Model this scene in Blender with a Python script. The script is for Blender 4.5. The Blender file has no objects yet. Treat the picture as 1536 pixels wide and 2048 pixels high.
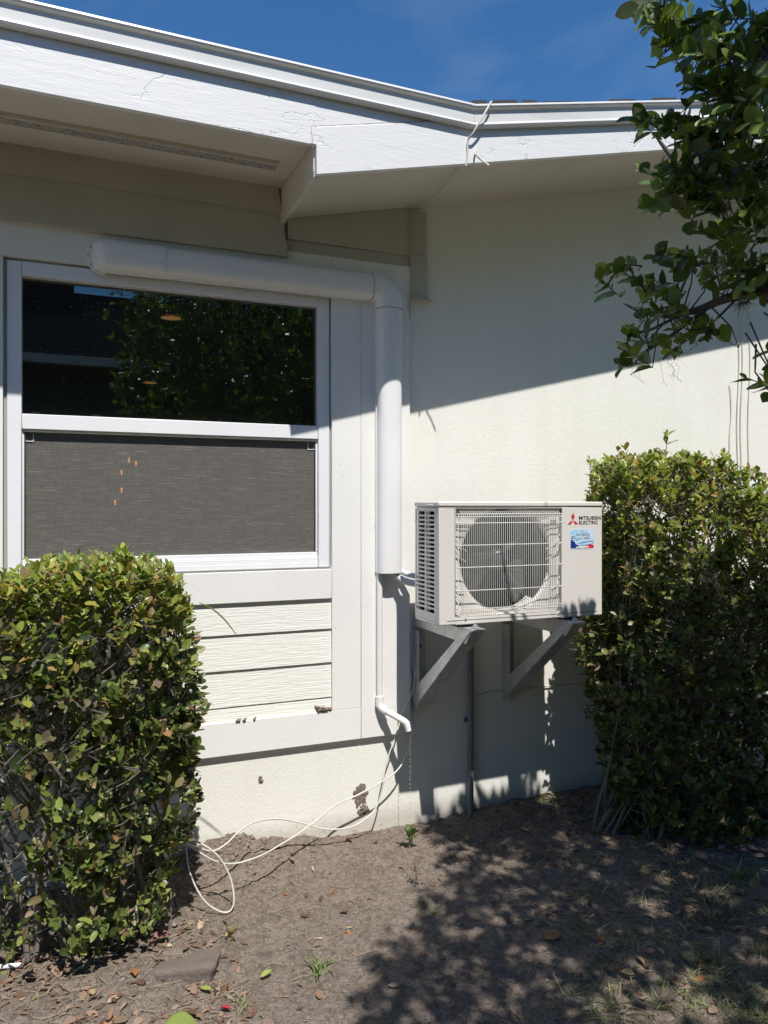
import bpy, bmesh, math, random
import numpy as np
from mathutils import Vector, noise
random.seed(7); rng = np.random.default_rng(7)
S = bpy.context.scene
COL = S.collection
# ------------------------------------------------------------------ camera, light
# place frame: u runs right along the house wall, w is the distance out from the wall, z is up
F = 1480.0; TH = math.atan(1480/3622.0); SN, CS = math.sin(TH), math.cos(TH)
HY = 1010.0; D = 3.53; CH = 1.67
cam = bpy.data.cameras.new('camera'); camo = bpy.data.objects.new('camera', cam); COL.objects.link(camo)
camo.location = (0, -D, CH); camo.rotation_euler = (math.radians(90), 0, -TH)
cam.sensor_fit = 'VERTICAL'; cam.sensor_height = 36; cam.lens = F/2048*36
cam.shift_y = -14/2048; cam.clip_start = 0.05; cam.clip_end = 500
S.camera = camo
TV, TL = 1.70, 0.09           # sun: drop and sideways run per metre towards the wall
sun_dir = Vector((-TL, -1, TV)).normalized()
sl = bpy.data.lights.new('sun', 'SUN'); slo = bpy.data.objects.new('sun', sl); COL.objects.link(slo)
sl.energy = 4.9; sl.angle = math.radians(0.53); sl.color = (1.0, 0.955, 0.895)
slo.rotation_euler = sun_dir.to_track_quat('Z', 'Y').to_euler(); slo.location = (-1, -8, 12)
W = bpy.data.worlds.new('World'); S.world = W; W.use_nodes = True
nt = W.node_tree; nt.nodes.clear()
sky = nt.nodes.new('ShaderNodeTexSky'); sky.sky_type = 'NISHITA'; sky.sun_disc = False
sky.sun_elevation = math.asin(sun_dir.z); sky.sun_rotation = math.pi + math.atan(TL)
sky.air_density = 1.0; sky.dust_density = 0.0; sky.altitude = 300; sky.ozone_density = 5.0
tc = nt.nodes.new('ShaderNodeTexCoord')
mp = nt.nodes.new('ShaderNodeMapping'); mp.inputs['Scale'].default_value = (3, 2, 7); mp.inputs['Rotation'].default_value = (.3, .5, .4)
cn = nt.nodes.new('ShaderNodeTexNoise'); cn.inputs['Scale'].default_value = 1.6; cn.inputs['Detail'].default_value = 8; cn.inputs['Distortion'].default_value = 1.2
cr = nt.nodes.new('ShaderNodeMapRange'); cr.inputs[1].default_value = .52; cr.inputs[2].default_value = .95; cr.inputs[4].default_value = .12
cm = nt.nodes.new('ShaderNodeMixRGB'); cm.inputs[2].default_value = (5.2, 5.6, 6.2, 1)
bg = nt.nodes.new('ShaderNodeBackground'); bg.inputs['Strength'].default_value = 0.115
wo = nt.nodes.new('ShaderNodeOutputWorld')
L = nt.links.new
L(tc.outputs['Generated'], mp.inputs[0]); L(mp.outputs[0], cn.inputs['Vector']); L(cn.outputs[0], cr.inputs[0])
L(cr.outputs[0], cm.inputs[0]); hs = nt.nodes.new('ShaderNodeHueSaturation'); hs.inputs['Saturation'].default_value = 1.2
L(sky.outputs[0], hs.inputs['Color']); L(hs.outputs[0], cm.inputs[1]); L(cm.outputs[0], bg.inputs[0]); L(bg.outputs[0], wo.inputs[0])
S.view_settings.view_transform = 'Standard'; S.view_settings.look = 'None'
S.view_settings.exposure = 0.24; S.view_settings.gamma = 1

# ------------------------------------------------------------------ helpers
def bp(px, py, w):              # photo measurement -> (u, w, z) on the plane w metres from the wall
    a = (px-768)/F; b = (HY-py)/F; Z = (D-w)/(CS-a*SN)
    return (Z*(a*CS+SN), w, Z*b+CH)
def pix(u, w, z):
    n = D-w; X = u*CS-n*SN; Z = u*SN+n*CS
    return (768+F*X/Z, HY-F*(z-CH)/Z, Z) if Z > .02 else (9999, 9999, Z)

ORG = {}
class MB:
    def __init__(s): s.v = []; s.f = []; s.sm = []
    def add(s, vs, fs, smooth=False):
        o = len(s.v); s.v += [tuple(p) for p in vs]
        for f in fs: s.f.append(tuple(o+i for i in f)); s.sm.append(smooth)
        return s
    def box(s, u0, u1, w0, w1, z0, z1):
        vs = [(u, w, z) for u in (u0, u1) for w in (w0, w1) for z in (z0, z1)]
        return s.add(vs, [(0,1,3,2),(4,6,7,5),(0,4,5,1),(2,3,7,6),(0,2,6,4),(1,5,7,3)])
    def prism(s, poly, fn, a, b, smooth=False):   # poly 2D, fn(p, t)->3D at t=a and t=b
        n = len(poly); vs = [fn(p, a) for p in poly]+[fn(p, b) for p in poly]
        fs = [tuple(range(n)), tuple(range(2*n-1, n-1, -1))]
        s.add(vs, fs); 
        return s.add(vs, [(i, (i+1) % n, n+(i+1) % n, n+i) for i in range(n)], smooth)
    def poly_uz(s, poly, w0, w1): return s.prism(poly, lambda p, t: (p[0], t, p[1]), w0, w1)
    def poly_wz(s, poly, u0, u1, smooth=False): return s.prism(poly, lambda p, t: (t, p[0], p[1]), u0, u1, smooth)
    def poly_uw(s, poly, z0, z1, smooth=False): return s.prism(poly, lambda p, t: (p[0], p[1], t), z0, z1, smooth)
    def tube(s, pts, r, n=8, cap=True):
        pts = [Vector(p) for p in pts]; m = len(pts)
        rs = r if isinstance(r, (list, tuple)) else [r]*m
        vs = []; prev = None
        for i, p in enumerate(pts):
            t = (pts[min(i+1, m-1)]-pts[max(i-1, 0)])
            if t.length < 1e-9: t = Vector((0, 0, 1))
            t.normalize()
            if prev is None:
                x = t.orthogonal().normalized()
            else:
                x = prev-t*prev.dot(t)
                x = x.normalized() if x.length > 1e-6 else t.orthogonal().normalized()
            prev = x; y = t.cross(x)
            for k in range(n):
                a = 2*math.pi*k/n; vs.append(p+(x*math.cos(a)+y*math.sin(a))*rs[i])
        fs = [(i*n+k, i*n+(k+1) % n, (i+1)*n+(k+1) % n, (i+1)*n+k) for i in range(m-1) for k in range(n)]
        s.add(vs, fs, True)
        if cap: s.add(vs[:n], [tuple(range(n))]); s.add(vs[-n:], [tuple(range(n))])
        return s
    def disc(s, c, ax, r, h, n=20, r2=None):
        ax = Vector(ax).normalized(); c = Vector(c)
        return s.tube([c, c+ax*h], [r, r2 if r2 is not None else r], n)
def sub(a, b): return (a[0]-b[0], a[1]-b[1], a[2]-b[2])
def obj(name, mb, mat, parent=None, org=None, bevel=0, weld=True):
    o0 = ORG[parent.name] if parent else (org or (0, 0, 0))
    me = bpy.data.meshes.new(name)
    me.from_pydata([(p[0]-o0[0], -(p[1]-o0[1]), p[2]-o0[2]) for p in mb.v], [], mb.f)
    me.polygons.foreach_set('use_smooth', mb.sm)
    if weld:
        bm = bmesh.new(); bm.from_mesh(me); bmesh.ops.remove_doubles(bm, verts=bm.verts, dist=1e-5)
        bmesh.ops.recalc_face_normals(bm, faces=bm.faces); bm.to_mesh(me); bm.free()
    me.materials.append(mat)
    o = bpy.data.objects.new(name, me); COL.objects.link(o); ORG[o.name] = o0
    if parent: o.parent = parent
    else: o.location = (o0[0], -o0[1], o0[2])
    if bevel:
        b = o.modifiers.new('bevel', 'BEVEL'); b.width = bevel; b.segments = 2; b.limit_method = 'ANGLE'; b.angle_limit = .7
        me.polygons.foreach_set('use_smooth', [True]*len(me.polygons))
        me.set_sharp_from_angle(angle=math.radians(35))
    elif any(mb.sm): me.set_sharp_from_angle(angle=math.radians(45))
    return o
def tag(o, label=None, cat=None, group=None, kind=None):
    for k, v in (('label', label), ('category', cat), ('group', group), ('kind', kind)):
        if v: o[k] = v
    return o
def thing(name, label, cat, org, group=None):
    o = bpy.data.objects.new(name, None); COL.objects.link(o); o.empty_display_size = .05
    o.location = (org[0], -org[1], org[2]); ORG[o.name] = tuple(org)
    return tag(o, label, cat, group)
def smooth_path(pts, n=6):
    P = [Vector(p) for p in pts]; out = []
    for i in range(len(P)-1):
        p0 = P[max(i-1, 0)]; p1 = P[i]; p2 = P[i+1]; p3 = P[min(i+2, len(P)-1)]
        for k in range(n):
            t = k/n
            out.append(.5*((2*p1)+(-p0+p2)*t+(2*p0-5*p1+4*p2-p3)*t*t+(-p0+3*p1-3*p2+p3)*t**3))
    out.append(P[-1]); return out

# ------------------------------------------------------------------ materials
def mat(name, col, rough=.6, metal=0, spec=.5):
    m = bpy.data.materials.new(name); m.use_nodes = True
    b = m.node_tree.nodes['Principled BSDF']
    b.inputs['Base Color'].default_value = (*col, 1); b.inputs['Roughness'].default_value = rough
    b.inputs['Metallic'].default_value = metal; b.inputs['Specular IOR Level'].default_value = spec
    return m
class N:
    def __init__(s, m): s.m = m; s.t = m.node_tree; s.b = s.t.nodes['Principled BSDF']; s.co = None
    def n(s, kind, **kw):
        x = s.t.nodes.new('ShaderNode'+kind)
        for k, v in kw.items():
            if k in ('op',): x.operation = v
            elif k == 'blend': x.blend_type = v
            elif k in x.inputs: x.inputs[k].default_value = v
            else: setattr(x, k, v)
        return x
    def l(s, a, b): s.t.links.new(a, b)
    def coord(s, scale=(1, 1, 1)):
        if s.co is None: s.co = s.n('TexCoord')
        mp = s.n('Mapping'); mp.inputs['Scale'].default_value = scale; s.l(s.co.outputs['Object'], mp.inputs[0]); return mp.outputs[0]
    def noise(s, scale, detail=4, rough=.5, cs=(1, 1, 1), dist=0):
        x = s.n('TexNoise', Scale=scale, Detail=detail, Roughness=rough, Distortion=dist); s.l(s.coord(cs), x.inputs['Vector']); return x.outputs[0]
    def ramp(s, src, stops):
        r = s.n('ValToRGB'); e = r.color_ramp.elements
        while len(e) < len(stops): e.new(.5)
        for i, (p, c) in enumerate(stops):
            e[i].position = p; e[i].color = (*c, 1) if not isinstance(c, (int, float)) else (c, c, c, 1)
        s.l(src, r.inputs[0]); return r.outputs[0]
    def mix(s, f, a, b, blend='MIX'):
        x = s.n('MixRGB', blend=blend)
        for i, v in enumerate((f, a, b)):
            if hasattr(v, 'is_linked'): s.l(v, x.inputs[i])
            else: x.inputs[i].default_value = v if i == 0 else (*v, 1)
        return x.outputs[0]
    def math(s, op, a, b=0):
        x = s.n('Math', op=op)
        for i, v in enumerate((a, b)):
            if hasattr(v, 'is_linked'): s.l(v, x.inputs[i])
            else: x.inputs[i].default_value = v
        return x.outputs[0]
    def bump(s, h, strength=.5, dist=.01, prev=None):
        x = s.n('Bump', Strength=strength, Distance=dist); s.l(h, x.inputs['Height'])
        if prev: s.l(prev, x.inputs['Normal'])
        s.l(x.outputs[0], s.b.inputs['Normal']); return x.outputs[0]
    def base(s, c): s.l(c, s.b.inputs['Base Color'])
    def rough(s, c): s.l(c, s.b.inputs['Roughness'])

def m_stucco():
    m = mat('stucco', (.78, .785, .71), .85, spec=.25); k = N(m)
    a = k.noise(120, 3, .6); b = k.noise(38, 3, .5, dist=.6); big = k.noise(1.6, 4)
    bump = k.bump(a, .30, .005); k.bump(b, .16, .008, bump)
    c = k.mix(k.ramp(big, [(.35, 0), (.7, 1)]), (.79, .785, .715), (.83, .825, .765))
    c = k.mix(k.math('MULTIPLY', k.ramp(k.noise(1.1, 6, .65, (7, 1, .5)), [(.48, 0), (.70, 1)]), .16), c, (.62, .60, .53))
    c = k.mix(k.math('MULTIPLY', k.ramp(k.noise(4.5, 7, .7), [(.50, 0), (.72, 1)]), .10), c, (.62, .60, .55))
    # splashed mud near the ground
    g = k.n('NewGeometry'); sp = k.n('SeparateXYZ'); k.l(g.outputs['Position'], sp.inputs[0])
    low = k.n('MapRange'); low.inputs[1].default_value = .0; low.inputs[2].default_value = .42; low.inputs[3].default_value = .60; low.inputs[4].default_value = .76
    k.l(sp.outputs[2], low.inputs[0])
    n2 = k.noise(26, 6, .62, dist=.8)
    spl = k.math('GREATER_THAN', n2, low.outputs[0])
    n3 = k.noise(3.2, 3); spl2 = k.math('MULTIPLY', spl, k.math('GREATER_THAN', n3, .47))
    bl = k.n('MapRange'); bl.inputs[1].default_value = .02; bl.inputs[2].default_value = .1; bl.inputs[3].default_value = .85; bl.inputs[4].default_value = 0
    k.l(k.math('ADD', sp.outputs[2], k.math('MULTIPLY', n2, -.06)), bl.inputs[0])
    c = k.mix(k.math('MULTIPLY', spl2, .55), c, (.22, .18, .145)); c = k.mix(k.math('MULTIPLY', bl.outputs[0], .6), c, (.36, .31, .26))
    k.base(c); return m
def m_paint(name, col, grain=0., rough=.5, gs=(1, 1, 1), dirt=.15):
    m = mat(name, col, rough, spec=.35); k = N(m)
    n = k.noise(2.3, 6, .6); d = tuple(x*(1-dirt) for x in col)
    c = k.mix(k.ramp(n, [(.35, 0), (.75, 1)]), col, d)
    sp = k.noise(55, 2, .5); c = k.mix(k.math('MULTIPLY', k.math('GREATER_THAN', sp, .755), .5), c, tuple(x*.4 for x in col)); k.base(c)
    h = k.noise(60 if not grain else 18, 5, .6, gs, dist=.4)
    k.bump(h, .12 if not grain else grain, .004 if not grain else .008); return m
M = {}
M['stucco'] = m_stucco()
M['trim'] = m_paint('trim_paint', (.835, .828, .805), rough=.45, dirt=.05)
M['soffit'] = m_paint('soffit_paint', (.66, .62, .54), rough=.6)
M['siding'] = m_paint('siding_paint', (.83, .83, .77), grain=.5, rough=.55, gs=(.5, 1, 9), dirt=.05)
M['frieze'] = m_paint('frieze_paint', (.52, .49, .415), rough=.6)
def m_fascia():
    m = mat('fascia_paint', (.76, .77, .79), .5); k = N(m)
    a = k.noise(22, 6, .7, (.4, 1, 2.6), dist=.3); b = k.noise(2.6, 5, .6, (1, 1, 1.4), dist=.8)
    e = k.ramp(b, [(.493, 0), (.5, 1), (.507, 0)]); msk = k.ramp(k.noise(1.7, 3), [(.50, 0), (.56, 1)])
    cr = k.math('MULTIPLY', k.math('MULTIPLY', e, msk), .6)
    bb = k.bump(a, .3, .005); k.bump(k.math('MULTIPLY', cr, -1.), .5, .008, bb)
    k.base(k.mix(k.math('MULTIPLY', cr, .13), (.76, .765, .775), (.42, .40, .37))); return m
M['fascia'] = m_fascia()
def m_gutter():
    m = mat('gutter_metal_paint', (.72, .73, .73), .38); k = N(m)
    n = k.noise(3, 6, .6, (.4, 1, 3)); c = k.mix(k.ramp(n, [(.4, 0), (.7, 1)]), (.72, .725, .72), (.58, .585, .575))
    sp = k.noise(34, 3, .6); c = k.mix(k.math('MULTIPLY', k.math('GREATER_THAN', sp, .73), .6), c, (.25, .22, .19)); k.base(c); return m
M['gutter'] = m_gutter()
def m_dark(name, c1, c2, sc=30, rough=.9, bs=.4, cs=(1, 1, 1)):
    m = mat(name, c1, rough); k = N(m); n = k.noise(sc, 5, .6, cs); k.base(k.mix(n, c1, c2)); k.bump(n, bs, .01); return m
M['shingle'] = m_dark('shingle', (.03, .028, .027), (.085, .08, .075), 60)
M['vinyl'] = m_paint('vinyl', (.83, .835, .86), rough=.3, dirt=.04)
M['pvc'] = m_paint('pvc', (.84, .835, .83), rough=.33, dirt=.06)
M['pvc_white'] = m_paint('pvc_white', (.82, .82, .80), rough=.3, dirt=.06)
M['seam'] = mat('seam_dark', (.30, .29, .28), .7)  # dark grey joint rings on the duct
M['gap'] = mat('dark_gap', (.05, .048, .045), .8)
M['insul'] = m_dark('pipe_insulation', (.55, .56, .58), (.68, .69, .70), 40, .6, .2)
M['ac'] = m_paint('ac_enamel', (.70, .67, .63), rough=.32, dirt=.03)
M['ac_in'] = mat('ac_inside', (.012, .012, .014), .6)
M['ac_guard'] = mat('guard_wire', (.70, .69, .64), .35)
M['fan'] = mat('fan_plastic', (.06, .064, .07), .35)
def m_coil():
    m = mat('coil_fins', (.05, .06, .07), .45, .3); k = N(m)
    w = k.n('TexWave', Scale=150); k.l(k.coord(), w.inputs['Vector']); k.base(k.mix(w.outputs[0], (.008, .010, .013), (.05, .065, .075))); return m
M['coil'] = m_coil()
def m_galv():
    m = mat('galvanised_steel', (.5, .51, .52),   .40, .6); k = N(m)
    n = k.noise(16, 4, .6, dist=1.5); k.base(k.mix(k.ramp(n, [(.3, 0), (.7, 1)]), (.46, .47, .48), (.66, .67, .68)))
    k.rough(k.ramp(k.noise(9, 4), [(.3, .34), (.7, .58)])); return m
M['galv'] = m_galv()
M['conduit'] = m_dark('conduit_grey', (.17, .18, .19), (.23, .24, .25), 12, .5, .1)
M['cable'] = m_paint('cable_jacket', (.66, .64, .58), rough=.45)
M['cable_grey'] = m_paint('cable_grey', (.50, .49, .45), rough=.5)
M['black'] = mat('black_ink', (.012, .012, .014), .5)
M['red'] = mat('red_ink', (.62, .02, .03), .4)
M['room'] = mat('room_paint', (.09, .085, .08), .9)
def m_glass(name, tint, dust_glints=True):
    m = bpy.data.materials.new(name); m.use_nodes = True; t = m.node_tree; t.nodes.clear()
    out = t.nodes.new('ShaderNodeOutputMaterial'); tr = t.nodes.new('ShaderNodeBsdfTransparent'); tr.inputs[0].default_value = (*tint, 1)
    gl = t.nodes.new('ShaderNodeBsdfGlossy'); gl.inputs['Roughness'].default_value = .0; gl.inputs[0].default_value = (.9, .95, .95, 1)
    fr = t.nodes.new('ShaderNodeFresnel'); fr.inputs[0].default_value = 1.85
    mx = t.nodes.new('ShaderNodeMixShader'); t.links.new(fr.outputs[0], mx.inputs[0]); t.links.new(tr.outputs[0], mx.inputs[1]); t.links.new(gl.outputs[0], mx.inputs[2])
    last = mx.outputs[0]
    if dust_glints:  # dusty specks plus painted glints of the mirrored tree's bright spots
        df = t.nodes.new('ShaderNodeBsdfDiffuse'); df.inputs[0].default_value = (.6, .62, .6, 1)
        co = t.nodes.new('ShaderNodeTexCoord'); vo = t.nodes.new('ShaderNodeTexVoronoi'); vo.inputs['Scale'].default_value = 52
        lt = t.nodes.new('ShaderNodeMath'); lt.operation = 'LESS_THAN'; lt.inputs[1].default_value = .10
        t.links.new(co.outputs['Object'], vo.inputs['Vector']); t.links.new(vo.outputs['Distance'], lt.inputs[0])
        ml = t.nodes.new('ShaderNodeMath'); ml.operation = 'MULTIPLY'; ml.inputs[1].default_value = .3; t.links.new(lt.outputs[0], ml.inputs[0])
        ad = t.nodes.new('ShaderNodeMath'); ad.operation = 'ADD'; ad.inputs[1].default_value = .009; t.links.new(ml.outputs[0], ad.inputs[0])
        m2 = t.nodes.new('ShaderNodeMixShader'); t.links.new(ad.outputs[0], m2.inputs[0]); t.links.new(last, m2.inputs[1]); t.links.new(df.outputs[0], m2.inputs[2]); last = m2.outputs[0]
    t.links.new(last, out.inputs[0]); return m
M['glass'] = m_glass('window_glass', (.72, .8, .76))
def m_shade():
    m = mat('woven_shade', (.2, .18, .15), .9, spec=.1); k = N(m)
    a = k.noise(60, 4, .7, (.25, 1, 4.5)); b = k.noise(170, 2, .5, (1.5, 1, .12))
    sl_ = k.math('GREATER_THAN', k.noise(60, 3, .6, (.16, 1, 5)), .64)
    c = k.mix(k.ramp(a, [(.3, 0), (.7, 1)]), (.115, .110, .102), (.18, .172, .158)); c = k.mix(k.math('MULTIPLY', k.ramp(b, [(.4, 0), (.7, 1)]), .35), c, (.10, .085, .085))
    c = k.mix(k.math('MULTIPLY', sl_, .5), c, (.36, .32, .25)); k.base(c)
    t = m.node_tree; tr = t.nodes.new('ShaderNodeBsdfTransparent'); mx = t.nodes.new('ShaderNodeMixShader'); mx.inputs[0].default_value = .10
    out = t.nodes['Material Output']; k.l(k.b.outputs[0], mx.inputs[1]); k.l(tr.outputs[0], mx.inputs[2]); k.l(mx.outputs[0], out.inputs[0]); return m
M['shade'] = m_shade()
def m_emit(name, c, s):
    m = mat(name, c, .5); b = m.node_tree.nodes['Principled BSDF']; b.inputs['Emission Color'].default_value = (*c, 1); b.inputs['Emission Strength'].default_value = s; return m
def m_leaf(name, transl=.28, rough=.38, spec=.5):
    m = mat(name, (.1, .15, .03), rough, spec=spec); k = N(m)
    at = k.n('Attribute', attribute_name='leafcol'); n = k.noise(40, 3, .6)
    c = k.mix(k.ramp(n, [(.35, 0), (.75, .6)]), at.outputs['Color'], at.outputs['Color'], 'MULTIPLY')
    c = k.mix(.5, at.outputs['Color'], at.outputs['Color']); k.base(c)
    t = m.node_tree; tl = t.nodes.new('ShaderNodeBsdfTranslucent'); mx = t.nodes.new('ShaderNodeMixShader'); mx.inputs[0].default_value = transl
    br = k.n('MixRGB', blend='MULTIPLY'); br.inputs[0].default_value = 1; br.inputs[2].default_value = (1.5, 1.7, .7, 1); k.l(c, br.inputs[1]); k.l(br.outputs[0], tl.inputs[0])
    k.l(k.b.outputs[0], mx.inputs[1]); k.l(tl.outputs[0], mx.inputs[2]); k.l(mx.outputs[0], t.nodes['Material Output'].inputs[0]); return m
M['leaf'] = m_leaf('leaf'); M['tree_leaf'] = m_leaf('tree_leaf', .33, .34)
M['litter'] = m_leaf('dry_leaf', .1, .7, .2)
M['bark'] = m_dark('bark', (.09, .075, .06), (.26, .235, .2), 45, .85, .5, (1, 1, .3))
M['tree_bark'] = m_dark('tree_bark', (.06, .055, .05), (.17, .16, .145), 45, .85, .5)
M['moss'] = m_dark('moss', (.16, .16, .13), (.3, .3, .26), 60)
def m_soil():
    m = mat('soil', (.2, .17, .145), .95, spec=.15); k = N(m)
    a = k.noise(9, 8, .65); b = k.noise(150, 4, .7); c_ = k.noise(1.3, 4, .6); d = k.noise(42, 5, .7)
    c = k.mix(k.ramp(a, [(.3, 0), (.72, 1)]), (.175, .134, .107), (.305, .25, .205))
    c = k.mix(k.math('MULTIPLY', k.ramp(b, [(.4, 0), (.65, 1)]), .55), c, (.33, .29, .25))
    c = k.mix(k.math('MULTIPLY', k.ramp(k.noise(34, 8, .75, dist=.5), [(.46, 0), (.58, 1)]), .60), c, (.095, .07, .055))
    c = k.mix(k.math('MULTIPLY', k.math('GREATER_THAN', k.noise(190, 3, .6), .61), .75), c, (.07, .055, .045))
    c = k.mix(k.math('MULTIPLY', k.math('GREATER_THAN', k.noise(240, 2, .5), .67), .8), c, (.42, .37, .32))
    # lawn beyond the bed
    g = k.n('NewGeometry'); sp = k.n('SeparateXYZ'); k.l(g.outputs['Position'], sp.inputs[0])
    far = k.n('MapRange'); far.inputs[1].default_value = -2.6; far.inputs[2].default_value = -4.2
    k.l(k.math('ADD', sp.outputs[1], k.math('MULTIPLY', c_, 1.2)), far.inputs[0])
    c = k.mix(far.outputs[0], c, (.21, .185, .11)); k.base(c)
    x = k.bump(b, .7, .008); k.bump(d, .8, .022, x); return m
M['soil'] = m_soil()
M['clod'] = m_dark('clod', (.15, .118, .096), (.27, .223, .186), 50, .95, .8)
M['brick'] = m_dark('old_brick', (.12, .095, .08), (.21, .172, .148), 60, .9, .5)
M['grass'] = m_leaf('grass_blade', .3, .45)

# ------------------------------------------------------------------ ground
def gz(u, w):
    p = Vector((u, w, 0))
    z = .028*noise.noise(p*1.7)+.012*noise.noise(p*5.3)
    z += .115*math.exp(-((u-.66)/.20)**2-((w-.05)/.13)**2)*(1+.55*noise.noise(p*13)+.25*noise.noise(p*30))
    z += .05*math.exp(-((u-.95)/.16)**2-((w-.04)/.10)**2)
    z += .045*math.exp(-((u-2.6)/.5)**2-((w-.0)/.3)**2)
    if -2 < u < 5 and w < 3.4:
        rg = .55+.45*noise.noise(p*2.1+Vector((9, 3, 0)))
        z += rg*(.020*noise.noise(p*11)+.017*abs(noise.noise(p*27))+.009*noise.noise(p*62))
        z += .012*max(0, noise.noise(p*24+Vector((0, 0, 5)))-.28)
    return z
def lines(lo, hi, a, b, st, g=1.35):
    x = list(np.arange(a, b+1e-6, st)); s = st; v = b
    while v < hi: s *= g; v += s; x.append(min(v, hi))
    s = st; v = a; y = []
    while v > lo: s *= g; v -= s; y.append(max(v, lo))
    return y[::-1]+x
us = lines(-60, 60, -.75, 3.9, .010); ws = lines(-40, 90, -.04, 2.35, .010)
gv = [(u, w, gz(u, w)) for w in ws for u in us]; nu = len(us)
g = MB(); g.add(gv, [(j*nu+i, j*nu+i+1, (j+1)*nu+i+1, (j+1)*nu+i) for j in range(len(ws)-1) for i in range(nu-1)], True)
go = obj('ground', g, M['soil'], weld=False); go.data.flip_normals() if go.data.polygons[0].normal.z < 0 else None
tag(go, 'bare sandy brown soil in front of the house wall', 'ground', kind='structure')

# ------------------------------------------------------------------ house
house = thing('house', 'cream stucco house wall with white framed window and low gable eave', 'house', (0, 0, 0))
UC = 1.577                                   # right edge of the trim panel
SL = .237                                    # rake slope
def rake(u, z0=3.03, u0=.9): return z0+SL*(u-u0)
WU0, WU1, WZ0, WZ1 = -.298, 1.147, 1.358, 2.718
wl = MB()
T = .16
wl.box(-7, WU0, -T, 0, -.3, 3.3); wl.box(WU0, WU1, -T, 0, -.3, WZ0); wl.box(WU0, WU1, -T, 0, WZ1, 3.3)
wl.poly_uz([(WU1, -.3), (9, -.3), (9, rake(9)+.03), (WU1, 3.3)], -T, 0) if False else wl.poly_uz([(WU1, -.3), (9, -.3), (9, rake(9)+.08), (2.0, rake(2.0)+.08), (WU1, 3.3)], -T, 0)
obj('wall', wl, M['stucco'], house)
# trim boards, 27 mm proud
TW = .027
def tb(u0, u1, z0, z1, w1=TW): 
    m = MB(); m.box(u0, u1, .001, w1, z0, z1); return obj('trim_board', m, M['trim'], house, bevel=.0015)
tb(1.3075, UC, .49, 2.905); tb(WU1+.006, 1.3060, .6475, 2.905, TW-.001); tb(-7, 1.3060, .49, .646, TW-.0005)
tb(-7, WU1+.0045, 1.2065, WZ0-.006, TW-.0008); tb(-7, WU1+.0045, WZ1+.008, 2.905, TW-.0012); tb(-7, WU0-.010, WZ0-.0045, WZ1+.0065, TW-.0004)
# siding boards below the sill
for z0, z1 in ((1.056, 1.26), (.888, 1.085), (.716, .917), (.60, .745)):
    m = MB(); zt = min(z1, 1.2055); lo = max(z0, .6465)
    m.poly_wz([(.001, lo), (.0185, lo), (.0185-.011*(zt-z0)/.2, zt), (.001, zt)], -7, WU1+.005)
    obj('siding_board', m, M['siding'], house)
# frieze boards under the soffit, with slanted right end
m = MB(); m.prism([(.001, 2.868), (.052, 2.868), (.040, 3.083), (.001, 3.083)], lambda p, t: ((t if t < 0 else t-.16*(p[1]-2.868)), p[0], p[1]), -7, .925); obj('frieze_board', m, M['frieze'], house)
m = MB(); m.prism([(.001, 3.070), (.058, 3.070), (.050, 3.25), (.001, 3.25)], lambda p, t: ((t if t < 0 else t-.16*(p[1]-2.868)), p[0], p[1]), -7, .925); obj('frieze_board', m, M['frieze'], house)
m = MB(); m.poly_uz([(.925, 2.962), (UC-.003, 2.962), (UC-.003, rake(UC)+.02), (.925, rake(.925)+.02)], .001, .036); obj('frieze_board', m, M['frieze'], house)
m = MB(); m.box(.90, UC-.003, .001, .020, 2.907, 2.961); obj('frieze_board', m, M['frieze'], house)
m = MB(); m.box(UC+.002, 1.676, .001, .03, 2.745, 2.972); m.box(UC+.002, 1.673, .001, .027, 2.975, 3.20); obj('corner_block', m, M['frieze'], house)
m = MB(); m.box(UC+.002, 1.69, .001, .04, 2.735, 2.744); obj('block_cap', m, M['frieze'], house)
# soffits
WF = .585; FT = .022                          # back of fascia, thickness -> face at .607
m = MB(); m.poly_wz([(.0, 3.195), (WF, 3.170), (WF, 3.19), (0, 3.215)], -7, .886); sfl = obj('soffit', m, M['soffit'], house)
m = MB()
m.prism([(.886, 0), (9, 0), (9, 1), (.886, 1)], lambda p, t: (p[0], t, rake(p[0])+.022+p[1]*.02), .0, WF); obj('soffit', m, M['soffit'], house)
m = MB(); m.box(-7, .80, .285, .34, 3.166, 3.182)
def m_mesh():
    m = mat('perforated_vent', (.4, .38, .33), .7); k = N(m); n = k.n('TexVoronoi', Scale=150); k.l(k.coord(), n.inputs['Vector'])
    k.base(k.mix(k.math('LESS_THAN', n.outputs['Distance'], .42), (.42, .40, .36), (.12, .11, .10))); return m
M['vent'] = m_mesh()
sv = obj('soffit_vent', m, M['vent'], house)
m = MB(); m.box(-7, .806, .278, .285, 3.163, 3.18); m.box(-7, .806, .340, .347, 3.163, 3.18); m.box(.80, .806, .285, .34, 3.163, 3.18); obj('vent_rim', m, M['soffit'], sv)
# return board at the step between the soffits
m = MB(); m.box(.888, .908, .0, WF-.001, 3.028, 3.20); obj('return_board', m, M['soffit'], house)
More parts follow.
